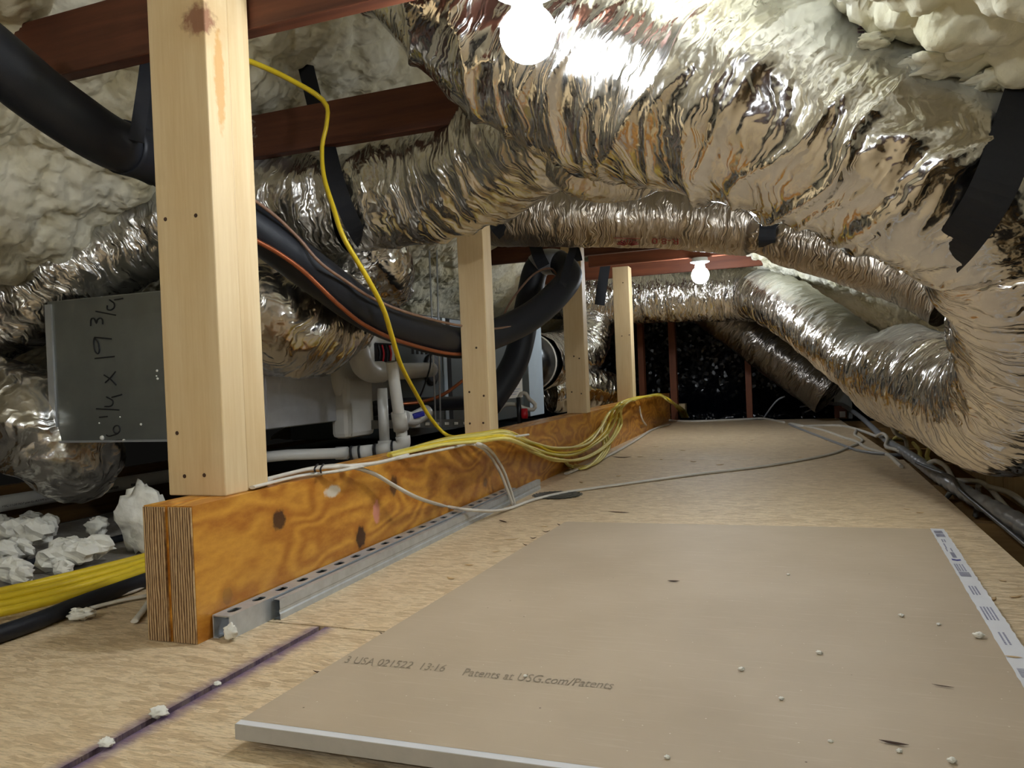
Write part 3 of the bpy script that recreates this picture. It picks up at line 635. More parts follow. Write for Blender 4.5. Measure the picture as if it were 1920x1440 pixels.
for a in (592, 603): link('staple', MB().tube(spline([pz(a, 890, .252), pz(a-2, 879, .270), pz(a+3, 871, .266), pz(a+5, 872, .252)], .004), .0022, 6), M['ink'], cl)
for k, off in enumerate((0, 10)):
    cable('flat_cable', 'white cable hanging off the beam onto the strut end, left of its twin' if k == 0 else 'white cable hanging off the beam onto the strut end, right of its twin', [pz(868+off, 832, .257), pz(893+off, 834, .262)]+[px(915+off*.9, 850, -1.015), px(935+off*.8, 880, -1.0), px(950+off*.6, 915, -.985), px(962+off*.4, 948, -.97)], .0055, 'white_cable', 'white cables hanging off the beam')
cable('flat_cable', 'dirty white cable along the far foot of the beam', [pz(1062, 888, FLz), pz(1110, 868, FLz), pz(1150, 849, FLz), pz(1190, 826, FLz), pz(1222, 806, FLz), pz(1255, 795, FLz)], .011, 'white_cable', flat=(.5, 1.2))
cable('flat_cable', 'short white cable dropping over the beam below the farthest post', [px(1199, 762, -1.09), px(1201, 776, -1.075), px(1206, 790, -1.07), pz(1216, 803, FLz)], .007, 'white_cable')
# yellow bundle over the beam
ry = random.Random(11); YG = 'yellow cables bundled over the beam'
for k in range(9):
    j = lambda a: ry.uniform(-a, a)
    dz = .004*(k % 3); dy = (k-4)*1.9
    low = ry.uniform(0, 1); xo = -1.02+.03*ry.random()
    pts = [pz(735+j(6), 853+j(2), .258), pz(790+j(4), 838+dy*.4, .260+dz), pz(840, 827+dy*.7, .262+dz), pz(900, 820+dy, .264+dz), pz(950, 816+dy, .262+dz)]
    pts += [px(1000+j(8), 826+22*low+dy*.5, xo), px(1050+j(10), 836+28*low+j(3), xo+.02), px(1092+j(8), 826+34*low, xo+.01), px(1118+j(5)+24*low, 796+36*low, xo), px(1140+j(4)+22*low, 768+28*low, xo-.03)]
    pts += [pz(1160+k*1.6, 757+j(1), .268+dz), pz(1190, 748+j(2), .27+dz), pz(1215+j(3), 743+j(2), .27+dz), pz(1236, 741+j(2), .268), pz(1255+j(3), 750+j(2), .22), pz(1270+k*1.5, 768, .10), pz(1278+k*1.5, 783, .01)]
    o = cable('flat_cable', 'yellow cable in the bundle slung along the beam top past the second post', pts, .0078, 'yellow' if k in (0, 3, 5, 7) else 'yellow_pale', YG, flat=(.7, 1.2))
for k in range(3):
    j = lambda a: ry.uniform(-a, a)
    pts = [px(1130+k*6, 790, -1.06), px(1128+k*5, 812, -1.03), px(1132+k*5, 838, -1.0), px(1118+k*4, 862, -.97), pz(1095+k*3, 878-k*2, .012), pz(1070, 876-k*3, .010), px(1056-k*2, 862, -1.0), px(1048, 850, -1.03)]
    cable('flat_cable', ['yellow cable looping down to the deck before the beam, lowest loop', 'yellow cable looping down to the deck before the beam, middle loop', 'yellow cable looping down to the deck before the beam, topmost loop'][k], pts, .0072, 'yellow_pale', flat=(.7, 1.2))
cable('flat_cable', 'bright yellow cable hanging from the left roof over the second tie down to the beam', [pd(425, 98, 1.82), pd(500, 128, 2.0), pd(545, 150, 2.12), pd(592, 177, 2.2), pd(613, 200, 2.21), pd(612, 235, 2.2), pd(604, 275, 2.2), pd(607, 330, 2.17), pd(625, 390, 2.14), pd(645, 447, 2.12), pd(688, 520, 2.16), pd(718, 578, 2.24), pd(736, 635, 2.34), pd(752, 685, 2.45), pd(782, 742, 2.6), pd(808, 785, 2.68), pz(840, 817, .262), pz(890, 824, .262)], .0085, 'yellow', flat=(.75, 1.15))
for k in range(4):
    cable('flat_cable', 'yellow cable lying on the deck left of the beam end, behind the black pipe', [pz(-60, 1122+k*13, .010+.012*(k % 2)), pz(60, 1096+k*13, .010+.012*(k % 2)), pz(160, 1072+k*12, .012+.010*(k % 2)), pz(272, 1043+k*9, .014+.006*(k % 2)), pz(330, 1020+k*8, .014)], .010, 'yellow', 'yellow cables left of the beam end')
cable('black_pipe', 'black pipe lying on the deck left of the beam end', [pz(-60, 1208, .018), pz(60, 1168, .018), pz(160, 1128, .018), pz(300, 1078, .018), pz(400, 1040, .018)], .017, 'rubber', cat='pipe', n=14)
cable('black_pipe', 'thin black pipe under the foam scraps left of the beam', [pz(-20, 1075, .012), pz(60, 1055, .012), pz(140, 1030, .012), pz(240, 1005, .012), pz(330, 975, .012)], .011, 'rubber', cat='pipe', n=10)
for k, q in enumerate(([(130, 1155), (150, 1140), (200, 1122), (250, 1108), (275, 1095)], [(170, 1140), (230, 1125), (280, 1116)], [(252, 1165), (268, 1145), (285, 1120)])):
    cable('flat_cable', ['whitish cable end curling on the deck left of the beam end', 'second whitish cable end beside the curled one left of the beam', 'short whitish cable end against the beam end grain'][k], [pz(a, b, .007) for a, b in q], .0065, 'white_cable', flat=(.6, 1.2))
# right side of the deck
gp = [(1558, 756, .07), (1580, 760, .06), (1615, 783, .045), (1657, 821, .035), (1695, 847, .032), (1728, 870, .03), (1751, 887, .028), (1782, 907, .026), (1833, 938, .024), (1880, 964, .022), (1920, 987, .022), (2000, 1040, .02)]
P = spline(np.array([py(1556, 756, 7.35), py(1582, 761, 7.0)]+[pz(*q) for q in gp[2:]]), .012); tt_ = np.arange(len(P))*.012
gb = thing('grey_conduit', 'grey wrapped cable bundle running along the right edge of the deck', 'conduit', tuple(P[0]))
link('wrap', MB().tube(P, .0175+.0026*np.sin(tt_*70)*(tt_ > 3.2)+.010*np.clip((tt_-2.5)/3, 0, 1), 16), M['grey_cable'], gb)
for k in range(6):
    a = 1500+k*9; b = 763-4*k+(k % 2)*14
    cable('grey_strand', '', [P[4]+np.array([0, 0, .004*k]), py(1540, 757+(k % 3)*3, 7.4), py(a, b, 7.5)], .007, 'grey_cable', parent=gb)
cable('black_cable', 'thin black cable lying over the grey bundle at the right', [pz(1718, 868, .055), pz(1750, 882, .058), pz(1784, 895, .058), pz(1803, 921, .056), pz(1845, 957, .035), pz(1890, 994, .03), pz(1940, 1036, .03)], .0065, 'black_cable')
RW = 'white cables at the right edge of the deck'
for lab, q, r, col in (('white cable running from the far deck centre to the conduit, uppermost of three', [(1480, 795), (1500, 799), (1550, 798), (1580, 799), (1610, 806), (1643, 818)], .010, 'white_cable'),
                       ('white cable crossing the far deck toward the open joist bay, middle of three', [(1482, 794), (1540, 806), (1580, 820), (1605, 828), (1625, 840), (1650, 848), (1668, 855), (1680, 866), (1690, 875)], .009, 'white_cable'),
                       ('dark grey cable crossing the far deck, lowest of three', [(1480, 796), (1520, 812), (1570, 831), (1610, 845), (1660, 852), (1700, 853)], .008, 'grey_cable'),
                       ('white cable on the far edge of the deck in front of the stud', [(1250, 788), (1300, 790), (1400, 786), (1430, 785), (1470, 792)], .010, 'white_cable'),
                       ('grey wire rising from the deck edge in the dark', [(1432, 784), (1445, 765), (1458, 750), (1472, 743)], .007, 'grey_cable')):
    zz = np.linspace(FLz, .16, 4) if 'rising' in lab else [FLz]*len(q)
    cable('flat_cable', lab, [pz(a, b, z) if z < .03 else py(a, b, 7.0) for (a, b), z in zip(q, zz)], r, col)
for lab, q, col in (('flat white cable running past the conduit toward the lower right corner', [(1790, 900, .03), (1833, 903, .03), (1854, 914, .03), (1887, 952, .02), (1920, 980, .02), (1950, 1005, .02)], 'white_cable'),
                    ('white cable arched over the conduit at the deck edge', [(1643, 818, .04), (1655, 813, .075), (1664, 822, .06), (1661, 837, .03), (1681, 844, .03), (1702, 856, .02)], 'white_cable'),
                    ('white cable stub dropping into the joist bay, right one', [(1834, 910, .01), (1833, 935, -.05), (1829, 968, -.12)], 'white_cable'),
                    ('white cable stub dropping into the joist bay, left one', [(1784, 920, .0), (1776, 932, -.04), (1768, 945, -.1)], 'white_cable'),
                    ('white cable looped over the conduit under the big elbow', [(1740, 870, .05), (1753, 864, .065), (1772, 874, .06), (1784, 893, .04), (1790, 908, .03)], 'white_cable'),
                    ('white cable hanging down under the bulging duct', [(1668, 788, .2), (1678, 811, .13), (1697, 823, .08), (1701, 842, .03)], 'white_cable'),
                    ('white cable curving away to the eave at the far right', [(1850, 912, .04), (1892, 924, .04), (1920, 943, .03), (1950, 965, .03)], 'white_cable')):
    cable('flat_cable', lab, [pz(a, b, z) for a, b, z in q], .009, col)
for k, q in enumerate(([(1690, 795, .14), (1689, 812, .10), (1676, 824, .05), (1686, 824, .05), (1697, 826, .04)], [(1712, 831, .06), (1724, 845, .05), (1725, 857, .03), (1735, 865, .02), (1745, 868, .02)], [(1741, 842, .07), (1738, 856, .05), (1742, 864, .03), (1734, 868, .02)])):
    cable('flat_cable', ['yellow cable curl under the bulging duct, farthest of three', 'yellow cable curl under the bulging duct, middle of three', 'yellow cable curl under the bulging duct, nearest of three'][k], [pz(a, b, z) for a, b, z in q], .009, 'yellow_pale')
# eave boards beyond the open joist bay
for k in range(14):
    y0 = .45+k*.26; b = link('knee_board', MB().box((.645, y0, -.018), (.663, y0+.252, .075)), M['stud'])
    tag(b, 'pale vertical board in the low eave row beyond the open joist bay', 'board', 'pale boards along the right eave')
# ================================================================ PLENUM + AIR HANDLER
YP = 1.752
pn = thing('sheet_metal_plenum', 'dull galvanized plenum box with handwritten size, behind the nearest post', 'plenum', (-1.9, YP, .317))
q0, q1, q2, q3 = py(100, 828, YP), px(0, 0, -1), py(300, 546, YP), py(84, 566, YP)
x0, z0, z1 = q0[0], q0[2], q3[2]
xr = -1.665
pbox = MB().box((x0, YP, z0), (xr, 2.95, z1)); link('panel', pbox, M['galv'], pn, bevel=.004)
link('folded_seam', MB().box((x0-.004, YP-.006, z0), (x0+.022, YP, z1-.01)), M['galv_bright'], pn)
link('bottom_flange', MB().box((x0, YP-.005, z0-.004), (xr, YP+.02, z0+.002)), M['galv_bright'], pn)
link('side_panel', MB().box((xr, YP+.02, z0+.004), (xr+.003, 2.94, z1-.004)), M['galv_bright'], pn)
for y in (2.12, 2.56): link('drive_cleat', MB().box((xr+.002, y-.008, z0+.004), (xr+.008, y+.008, z1-.01)), M['galv_bright'], pn)
def hw(pts): return [py(a/4.0, 560+b/4.0, YP-.0012) for a, b in pts]
hw_g = [MB(), MB(), MB()]
for k_, stk in enumerate(([(838, 1067), (912, 1060)], [(797, 1022), (815, 1032), (850, 1024), (880, 1012), (898, 990), (895, 963), (880, 950), (858, 960), (850, 985), (862, 1008), (882, 1010)], [(745, 890), (806, 884)], [(722, 826), (893, 835)],
            [(785, 809), (822, 808), (843, 795), (845, 765), (798, 737)], [(838, 740), (875, 730), (914, 719)], [(780, 572), (830, 605), (872, 648)], [(788, 630), (830, 590), (866, 546)], [(712, 448), (858, 434)],
            [(745, 380), (742, 405), (730, 413), (712, 392), (703, 340), (706, 300), (712, 292)], [(708, 290), (780, 296), (836, 302)], [(708, 290), (735, 330), (745, 382)],
            [(680, 206), (681, 165), (690, 147), (708, 152), (722, 185), (728, 160), (748, 145), (766, 155), (770, 192)], [(718, 95), (868, 124)], [(804, 50), (805, 80), (830, 85), (855, 68), (857, 38), (820, 8)], [(858, 8), (890, 4), (922, -2)])):
    hw_g[0 if k_ < 6 else 1 if k_ < 8 else 2].tube(spline(hw(stk), .004), .0022, 5)
for g_, tx in zip(hw_g, ('16 1/4', 'x', '19 3/4')): link('handwriting', g_, M['ink'], pn)['label'] = 'black marker reading '+tx+', turned sideways'
mb = MB()
for a, b, s_ in ((883, 645, 3), (880, 675, 2), (886, 690, 3), (793, 947, 3), (575, 1023, 6), (558, 940, 2), (675, 906, 2), (697, 1038, 4)): mb.ball(py(a/3, 480+b/3, YP-.001), .0012*s_, 8, 6)
o = link('foam_speck', mb, M['scrap'], pn); o['kind'] = 'stuff'
ah = thing('air_handler', 'grey horizontal air handler cabinet behind the second post', 'air handler', (-1.9, 3.9, .2))
XA = -1.62
link('cabinet', MB().box((-2.2, 2.96, .21), (XA, 4.55, .765)), M['grey_panel'], ah, bevel=.006)
link('pale_panel', MB().box((-2.2, 4.66, .20), (XA+.004, 4.95, .80)), M['pale_panel'], ah, bevel=.004)
link('edge_strip', MB().box((XA, 3.40, .24), (XA+.006, 3.435, .76)), M['pale_panel'], ah)
link('dark_gap', MB().box((XA, 3.435, .24), (XA+.003, 3.49, .76)), M['dark'], ah)
pc = px(808, 693, XA)
link('vent_gasket', MB().lathe(pc-np.array([.0, 0, 0]), (1, 0, 0), [(0, .075), (.008, .075), (.012, .055), (.012, .02)], 28), M['rubber'], ah)
for k in range(5):
    link('louver_slot', MB().box((XA, 3.08+k*.045, .58), (XA+.002, 3.10+k*.045, .615)), M['dark'], ah); link('screw_hole', MB().box((XA, 3.14+k*.05, .34), (XA+.002, 3.16+k*.05, .36)), M['dark'], ah)
q = px(966, 748, XA); sk = link('rating_label', MB().box((XA+.001, 4.28, .33), (XA+.003, 4.53, .58)), M['sticker'], ah)
mb = MB()
for k in range(14): mb.box((XA+.003, 4.30, .35+k*.0155), (XA+.0035, 4.30+.2*(.6+.4*((k*7) % 5)/5), .354+k*.0155))
link('fine_print', mb, M['ink_lilac'], sk)
rc = thing('duct_collar', 'dark round sheet metal collar on the far end of the air handler', 'collar', tuple(pd(1020, 672, 5.1)))
cA, cB = np.array([-1.84, 4.95, .56]), np.array([-1.84, 5.40, .56])
link('collar_tube', MB().lathe(cA, cB-cA, [(0, .205), (np.linalg.norm(cB-cA), .205)], 40), plain('dark_sheet_metal', L(70, 72, 74), .28, .9), rc)
link('draw_band', MB().lathe(cB-(cB-cA)*.2, cB-cA, [(0, .208), (.02, .212), (.03, .208)], 40), M['white_cable'], rc)
# furnace blower housing + open junction box left of the cabinet
fh = thing('vent_housing', 'white rounded vent housing between the plenum and the air handler', 'housing', tuple(px(670, 775, -1.6)))
hp = px(655, 705, -1.66)
link('housing_shell', MB().lathe(hp-np.array([.03, 0, 0]), (1, 0, 0), [(0, .125), (.05, .125), (.065, .11), (.07, .08), (.07, .02)], 36), M['pvc'], fh)
link('housing_foot', MB().box((hp[0]-.03, hp[1]-.10, hp[2]-.24), (hp[0]+.05, hp[1]+.10, hp[2])), M['pvc'], fh, bevel=.02)
jb = thing('junction_box', 'white box with an open window of red and black wires, beside the white elbow', 'junction box', tuple(px(718, 665, -1.55)))
a, b = px(696, 622, -1.56), px(742, 690, -1.56)
link('box_shell', MB().box((-1.64, a[1]-.03, b[2]), (-1.56, b[1], a[2])), M['pvc'], jb, bevel=.006)
c, d = px(702, 644, -1.558), px(734, 680, -1.558)
link('window', MB().box((-1.562, c[1], d[2]), (-1.557, d[1], c[2])), M['dark'], jb)
for k in range(4):
    yv = c[1]+(d[1]-c[1])*(.15+.23*k); link('wire', MB().tube(spline([(-1.553, yv, c[2]-.005), (-1.549, yv+.006, (c[2]+d[2])/2), (-1.553, yv+.003, d[2]+.004)], .01), .004, 6), M['red'] if k % 2 else M['black_cable'], jb)
for (p0, p1) in (((-1.555, c[1], c[2]), (-1.555, d[1], c[2])), ((-1.555, c[1], d[2]), (-1.555, d[1], d[2]))): link('window_frame', MB().bar(p0, p1, .004, .006), M['ink'], jb)
# PVC vent elbow and drain pipes
ve = thing('vent_pipe', 'thick white vent elbow running into the air handler', 'pipe', tuple(pd(690, 625, 2.9)))
link('elbow', MB().tube(spline([pd(673, 655, 2.88), pd(675, 672, 2.87), pd(682, 688, 2.9), pd(696, 697, 2.97), pd(716, 697, 3.03)], .01), .042, 20), M['pvc'], ve)
link('reducer', MB().lathe(pd(672, 603, 2.94), pd(673, 657, 2.88)-pd(672, 603, 2.94), [(0, .056), (.03, .056), (.05, .046), (.055, .049), (.1, .049), (.105, .044)], 24), M['pvc'], ve)
link('straight_pipe', MB().tube([pd(712, 697, 3.02), pd(760, 696, 3.2), pd(808, 693, 3.58)], .034, 20), M['pvc'], ve)
dr = thing('drain_pipe', 'white drain pipes rising beside the yellow hanging cable, with tees along the bottom', 'pipe', tuple(pd(722, 848, 2.85)))
link('riser', MB().tube([pd(716, 728, 2.86), pd(722, 840, 2.86)], .0195, 16), M['pvc'], dr)
link('cleanout_riser', MB().tube([pd(734, 678, 2.72), pd(748, 778, 2.76)], .021, 16, caps=False), M['pvc'], dr)
link('coupling', MB().tube([pd(747, 773, 2.76), pd(752, 806, 2.78)], .0275, 16), M['pvc'], dr)
link('nipple', MB().tube([pd(752, 804, 2.78), pd(754, 822, 2.79)], .021, 16), M['pvc'], dr)
link('elbow', MB().tube(spline([pd(755, 818, 2.79), pd(756, 830, 2.79), pd(752, 838, 2.79), pd(738, 841, 2.8)], .008), .027, 16), M['pvc'], dr)
link('tee', MB().tube([pd(738, 841, 2.8), pd(705, 846, 2.8)], .026, 16), M['pvc'], dr)
link('tee_neck', MB().tube([pd(722, 843, 2.86), pd(721, 826, 2.86)], .025, 16), M['pvc'], dr)
link('coupling', MB().tube([pd(700, 846, 2.8), pd(660, 850, 2.8)], .025, 16), M['pvc'], dr)
link('run', MB().tube([pd(662, 849, 2.8), pd(540, 853, 2.75), pd(440, 862, 2.7)], .0195, 16), M['pvc'], dr)
link('coupling', MB().tube([pd(630, 850, 2.8), pd(652, 849.5, 2.8)], .0235, 16), M['pvc'], dr)
for a, b in ((703, 846), (735, 841), (658, 850), (673, 848.5)): link('glue_ring', MB().tube([pd(a, b, 2.79), pd(a+3, b-.3, 2.79)], .0275, 16), M['ink_blue'] if False else M['ink'], dr)
vl = thing('valve_tee', 'white drain fitting with a blue handle beside the drain pipes', 'valve', tuple(pd(772, 790, 3.0)))
link('body', MB().tube(spline([pd(757, 783, 2.85), pd(772, 786, 2.9), pd(786, 780, 2.95), pd(800, 772, 3.0)], .01), [.028], 14), M['pvc'], vl)
link('outlet', MB().tube([pd(778, 785, 2.93), pd(780, 801, 2.93)], .017, 14), M['pvc'], vl)
link('handle', MB().bar(pd(774, 781, 2.86), pd(794, 775, 2.9), .02, .02), M['blue'], vl, bevel=.005)
# low strut + pan under the air handler
pan = thing('drain_pan', 'black drain pan under the air handler', 'pan', (-1.7, 3.8, .1))
link('tray', MB().box((-2.3, 2.7, .10), (-1.56, 5.0, .17)), plain('black_pan_plastic', (.012, .013, .015), .4), pan, bevel=.008)
ls = thing('hanger_strut', 'dark slotted strut hanging low behind the second post', 'strut', tuple(pd(760, 800, 3.1)))
A_, B_ = pd(650, 797, 3.0), pd(870, 793, 3.6)
link('rail', MB().bar(A_, B_, .035, .035), M['galv'], ls)
for k in range(7):
    p_ = A_+(B_-A_)*(.45+.09*k)+np.array([.019, -.019, 0])*.98; link('slot', MB().bar(p_-(B_-A_)*.018, p_+(B_-A_)*.018, .003, .012), M['sticker'], ls)
for lab, q in (('thin steel hanger rod behind the hanging yellow cable, left of a pair', ((805, 470, 3.3), (817, 800, 3.3))), ('thin steel hanger rod behind the hanging yellow cable, right of a pair', ((819, 470, 3.3), (826, 800, 3.3))), ('thin steel hanger rod right of the air handler', ((1070, 640, 4.6), (1084, 778, 4.6)))):
    tag(link('hanger_rod', MB().tube([pd(*q[0]), pd(*q[1])], .004, 8), M['zinc']), lab, 'rod')
cable('whip_conduit', 'white flexible conduit looping beside the red switch under the air handler', [pd(933, 772, 3.9), pd(945, 760, 3.9), pd(965, 758, 3.9), pd(985, 766, 3.9), pd(1000, 768, 3.9), pd(1003, 758, 3.9), pd(992, 748, 3.9), pd(986, 738, 3.9), pd(977, 738, 3.9), pd(972, 750, 3.9), pd(971, 765, 3.9)], .010, 'white_cable', cat='conduit')
rs = thing('float_switch', 'small red float switch on a black stem under the air handler', 'switch', tuple(pd(983, 785, 3.9)))
link('stem', MB().tube([pd(972, 745, 3.88), pd(975, 800, 3.88)], .012, 10), M['black_cable'], rs)
link('red_body', MB().lathe(pd(983, 766, 3.86), (0, 0, -1), [(0, .016), (.03, .018), (.05, .016)], 14), M['red'], rs)
# ================================================================ INSULATED LINES
ip = [(-90, 45, 1.5, .062), (0, 118, 1.55, .062), (70, 175, 1.6, .061), (140, 225, 1.65, .06), (210, 268, 1.72, .058), (300, 305, 1.85, .056), (445, 405, 1.98, .056), (520, 460, 2.05, .056), (600, 520, 2.15, .057), (690, 585, 2.35, .057), (770, 620, 2.6, .058), (862, 643, 2.95, .06), (930, 625, 3.2, .062), (1000, 590, 3.4, .064), (1050, 545, 3.55, .062), (1068, 515, 3.65, .06), (1045, 492, 3.75, .06), (1008, 500, 3.8, .062), (992, 560, 3.8, .064), (975, 650, 3.75, .064), (955, 700, 3.7, .064), (915, 760, 3.6, .062)]
S = spline(np.array([(*pd(a, b, D), r) for a, b, D, r in ip]), .015)
il = thing('insulated_line', 'thick black insulated pipe looping from upper left behind the posts', 'pipe', tuple(S[0, :3]))
link('insulation', MB().tube(S[:, :3], S[:, 3], 28), M['rubber'], il)
i_ = int(np.argmin(np.linalg.norm(S[:, :3]-pd(285, 300, 1.84), axis=1))); link('joint_cuff', MB().tube(S[i_-6:i_+2, :3], S[i_-6:i_+2, 3]+.004, 28), M['rubber'], il)
i_ = int(np.argmin(np.linalg.norm(S[:, :3]-pd(1020, 492, 3.8), axis=1)))
link('tape_band', MB().tube(S[i_-6:i_+3, :3], S[i_-6:i_+3, 3]+.003, 28), M['grey_cable'], il); 
cable('copper_line', 'thin copper tube under the black insulated pipe', [pd(300, 330, 1.82), pd(445, 430, 1.93), pd(520, 473, 2.0), pd(565, 505, 2.04), pd(600, 538, 2.08), pd(640, 576, 2.15), pd(688, 612, 2.28), pd(760, 643, 2.5), pd(860, 664, 2.83), pd(930, 645, 3.15), pd(1000, 612, 3.35), pd(1050, 570, 3.5), pd(1072, 530, 3.58)], .0068, 'copper', cat='tube')
cable('thermostat_wire', 'brown thermostat wire lying over the black insulated pipe', [pd(300, 285, 1.78), pd(445, 357, 1.9), pd(510, 400, 1.97), pd(560, 447, 2.03), pd(600, 492, 2.05), pd(650, 528, 2.14), pd(700, 560, 2.24), pd(770, 588, 2.44), pd(860, 610, 2.8), pd(930, 616, 3.1), pd(1000, 600, 3.32), pd(1048, 572, 3.46), pd(1075, 540, 3.55)], .0045, 'brown_wire', cat='wire')
cable('thermostat_wire', 'brown wire dropping from a far tie to the black pipe loop', [pd(1045, 515, 3.66), pd(1030, 503, 3.68), pd(1000, 515, 3.7), pd(965, 555, 3.7), pd(945, 590, 3.72), pd(935, 630, 3.75)], .005, 'brown_wire', cat='wire')
cable('copper_line', 'reddish thin tube curving low behind the second post', [pd(690, 760, 3.2), pd(780, 755, 3.3), pd(830, 740, 3.4), pd(870, 712, 3.5)], .008, 'copper', cat='tube')
cable('thermostat_wire', 'dark wire loop hanging from the vent gasket', [pd(808, 665, 3.4), pd(806, 690, 3.38), pd(795, 725, 3.36), pd(787, 745, 3.36)], .004, 'black_cable', cat='wire')
# ================================================================ STRAPS
def strap(label, pts, wd, grp='black webbing straps'):
    P = spline(np.array([pd(*p) for p in pts]), .015)
    T = np.gradient(P, axis=0); v = P-CP; side = np.cross(T, v); side /= np.linalg.norm(side, axis=1)[:, None]; nrm = np.cross(T, side); nrm /= np.linalg.norm(nrm, axis=1)[:, None]
    w_ = np.broadcast_to(np.asarray(wd, float), (len(P),))[:, None]; h = .0015
    V = np.stack([P-side*w_/2-nrm*h, P+side*w_/2-nrm*h, P+side*w_/2+nrm*h, P-side*w_/2+nrm*h], 1)
    mb = MB(); n_ = len(P); mb.add(V.reshape(-1, 3), [(4*i+j, 4*i+(j+1) % 4, 4*i+4+(j+1) % 4, 4*i+4+j) for i in range(n_-1) for j in range(4)]+[(3, 2, 1, 0), (4*n_-4, 4*n_-3, 4*n_-2, 4*n_-1)])
    return tag(link('webbing_strap', mb, M['strap']), label, 'strap', grp)
strap('long black strap hanging behind the second tie and round the low slung duct', [(530, -40, 2.75), (548, 30, 2.7), (572, 120, 2.6), (592, 200, 2.5), (612, 270, 2.42), (630, 340, 2.38), (650, 395, 2.39), (672, 440, 2.45), (690, 465, 2.6)], .052)
strap('black strap at the left end of the duct printed R-8.0', [(930, 360, 3.42), (925, 385, 3.36), (930, 420, 3.36), (945, 440, 3.42)], .06)
strap('black strap hanging the duct printed R-8.0 near its middle', [(1446, 385, 3.2), (1441, 415, 3.12), (1438, 450, 3.12), (1438, 462, 3.18)], .066)
strap('wide black strap round the big overhead duct at the right edge', [(2010, -40, 1.25), (1975, 50, 1.19), (1945, 120, 1.16), (1915, 210, 1.135), (1885, 300, 1.13), (1848, 380, 1.15), (1800, 450, 1.2), (1765, 490, 1.28), (1735, 520, 1.36)], .062)
strap('black strap tying the pipe loop to the top of the third post', [(1076, 462, 3.62), (1066, 495, 3.55), (1056, 530, 3.49), (1048, 560, 3.48)], .035)
strap('short black strap flap on the face of the third post', [(1074, 462, 3.9), (1080, 475, 3.88), (1083, 490, 3.88)], .05)
strap('left leg of the black strap slinging the insulated pipe from the nearest tie', [(279, 92, 1.82), (272, 150, 1.76), (262, 220, 1.72), (255, 265, 1.70)], .03)
strap('right leg of the black strap slinging the insulated pipe from the nearest tie', [(281, 92, 1.84), (281, 180, 1.80), (280, 250, 1.78), (286, 320, 1.82)], .018)
strap('dark strap hanging above the round duct elbow behind the third post', [(1136, 492, 5.75), (1130, 530, 5.72), (1124, 572, 5.72)], .075)
strap('broad black strap hanging above the pipe loop', [(1003, 458, 3.75), (1010, 480, 3.7), (1020, 500, 3.7)], .06)
# ================================================================ R-8.0 PRINT ON THE DUCT
def on_duct(S, x, y, lift=.006, d0=2.6, d1=4.0):
    D = np.linspace(d0, d1, 700); P = CP+ray(x, y)*D[:, None]
    d = np.linalg.norm(P[:, None, :]-S[None, ::4, :3], axis=2); k = d.argmin(1); g = d[np.arange(len(D)), k]-S[::4, 3][k]
    i = int(np.argmax(g < lift)) if (g < lift).any() else int(g.argmin())
    return P[i]
def place(x0, x1, ya, yb): return lambda u, v: on_duct(S_b, x1-(x1-x0)*u, ya+(yb-ya)*v)   # turned upside down
lettering('lettering', 'R-8.0', lambda u, v: on_duct(S_b, 1272-50*u, 446.5+11*v+1.2*(1-u)), M['ink_red'], o_b)
mb = MB()
for k in range(9):
    a = math.radians(20+17.5*k); p0 = on_duct(S_b, 1177-6*math.cos(a), 461-3*math.sin(a)); p1 = on_duct(S_b, 1177-22*math.cos(a), 461-11*math.sin(a)); mb.tube([p0, p1], .0028, 5)
link('fan_mark', mb, M['ink_red'], o_b)
link('ruled_line', MB().tube(spline([on_duct(S_b, 1150+k*10, 446.2+k*.3) for k in range(6)], .01), .0015, 5), M['ink_red'], o_b)
# ================================================================ LEFT BOARDS, PIPE, FAR STUDS
tag(link('edge_plank', MB().box((-2.66, .6, -.02), (-2.62, 5.2, .15)), wood('brown_plank', L(126, 96, 56), L(86, 62, 34), axis=1, ring=40, stretch=10, fig=.5)), 'brown plank on edge behind the white pipe at the far left', 'plank')
pv = thing('supply_pipe', 'white printed PVC pipe running along the brown plank at the far left', 'pipe', tuple(px(0, 945, -2.585)))
pp = [px(-40, 955, -2.585), px(0, 945, -2.585), px(160, 918, -2.585), px(318, 892, -2.585), px(460, 868, -2.585)]
link('pipe_run', MB().tube(pp, .028, 20), M['pvc'], pv)
def on_pipe(u, v, xa, xb, fr): 
    x = xa+(xb-xa)*u; y = 945+(892-945)*x/318+2+fr*12-v*5.5; return px(x, y, -2.585+.0275)
lettering('lettering', 'PVC 1120 NSF-pw-G ASTM D1785-15 PPFA 862180C2402 1626', lambda u, v: on_pipe(u, v, 4, 186, .55), M['ink'], pv, .2)
mb = MB()
for xa, xb in ((199, 223), (246, 268)):
    for k in range(8): p = [on_pipe(0, vv, xa+(xb-xa)*k/8+e, xa, .5) for vv, e in ((0, 0), (0, 1.6), (1, 1.6), (1, 0))]; mb.add(p, [(0, 1, 2, 3)])
link('barcode', mb, M['ink'], pv)
def stud(label, xy, Y, ytop, wd, lean=0, mat='tie_far'):
    a = py(xy[0], xy[1], Y); tag(link('wall_stud', MB().box((a[0]-wd/2, Y, 0 if Y < 7.1 else -.02), (a[0]+wd/2, Y+.09, 1.3)), wood('stud_'+str(int(xy[0])), L(150, 86, 54), L(104, 58, 34), axis=2, ring=30)), label, 'stud', 'brown studs at the dark far end')
stud('brown stud in the dark far end, nearest the beam', (1265, 782), 7.15, 600, .06); stud('brown stud alone in the middle of the dark far end', (1406, 785), 7.2, 660, .052); stud('brown stud just behind the farthest pale post', (1204, 740), 6.98, 600, .05)
a = py(1582, 782, 7.2)
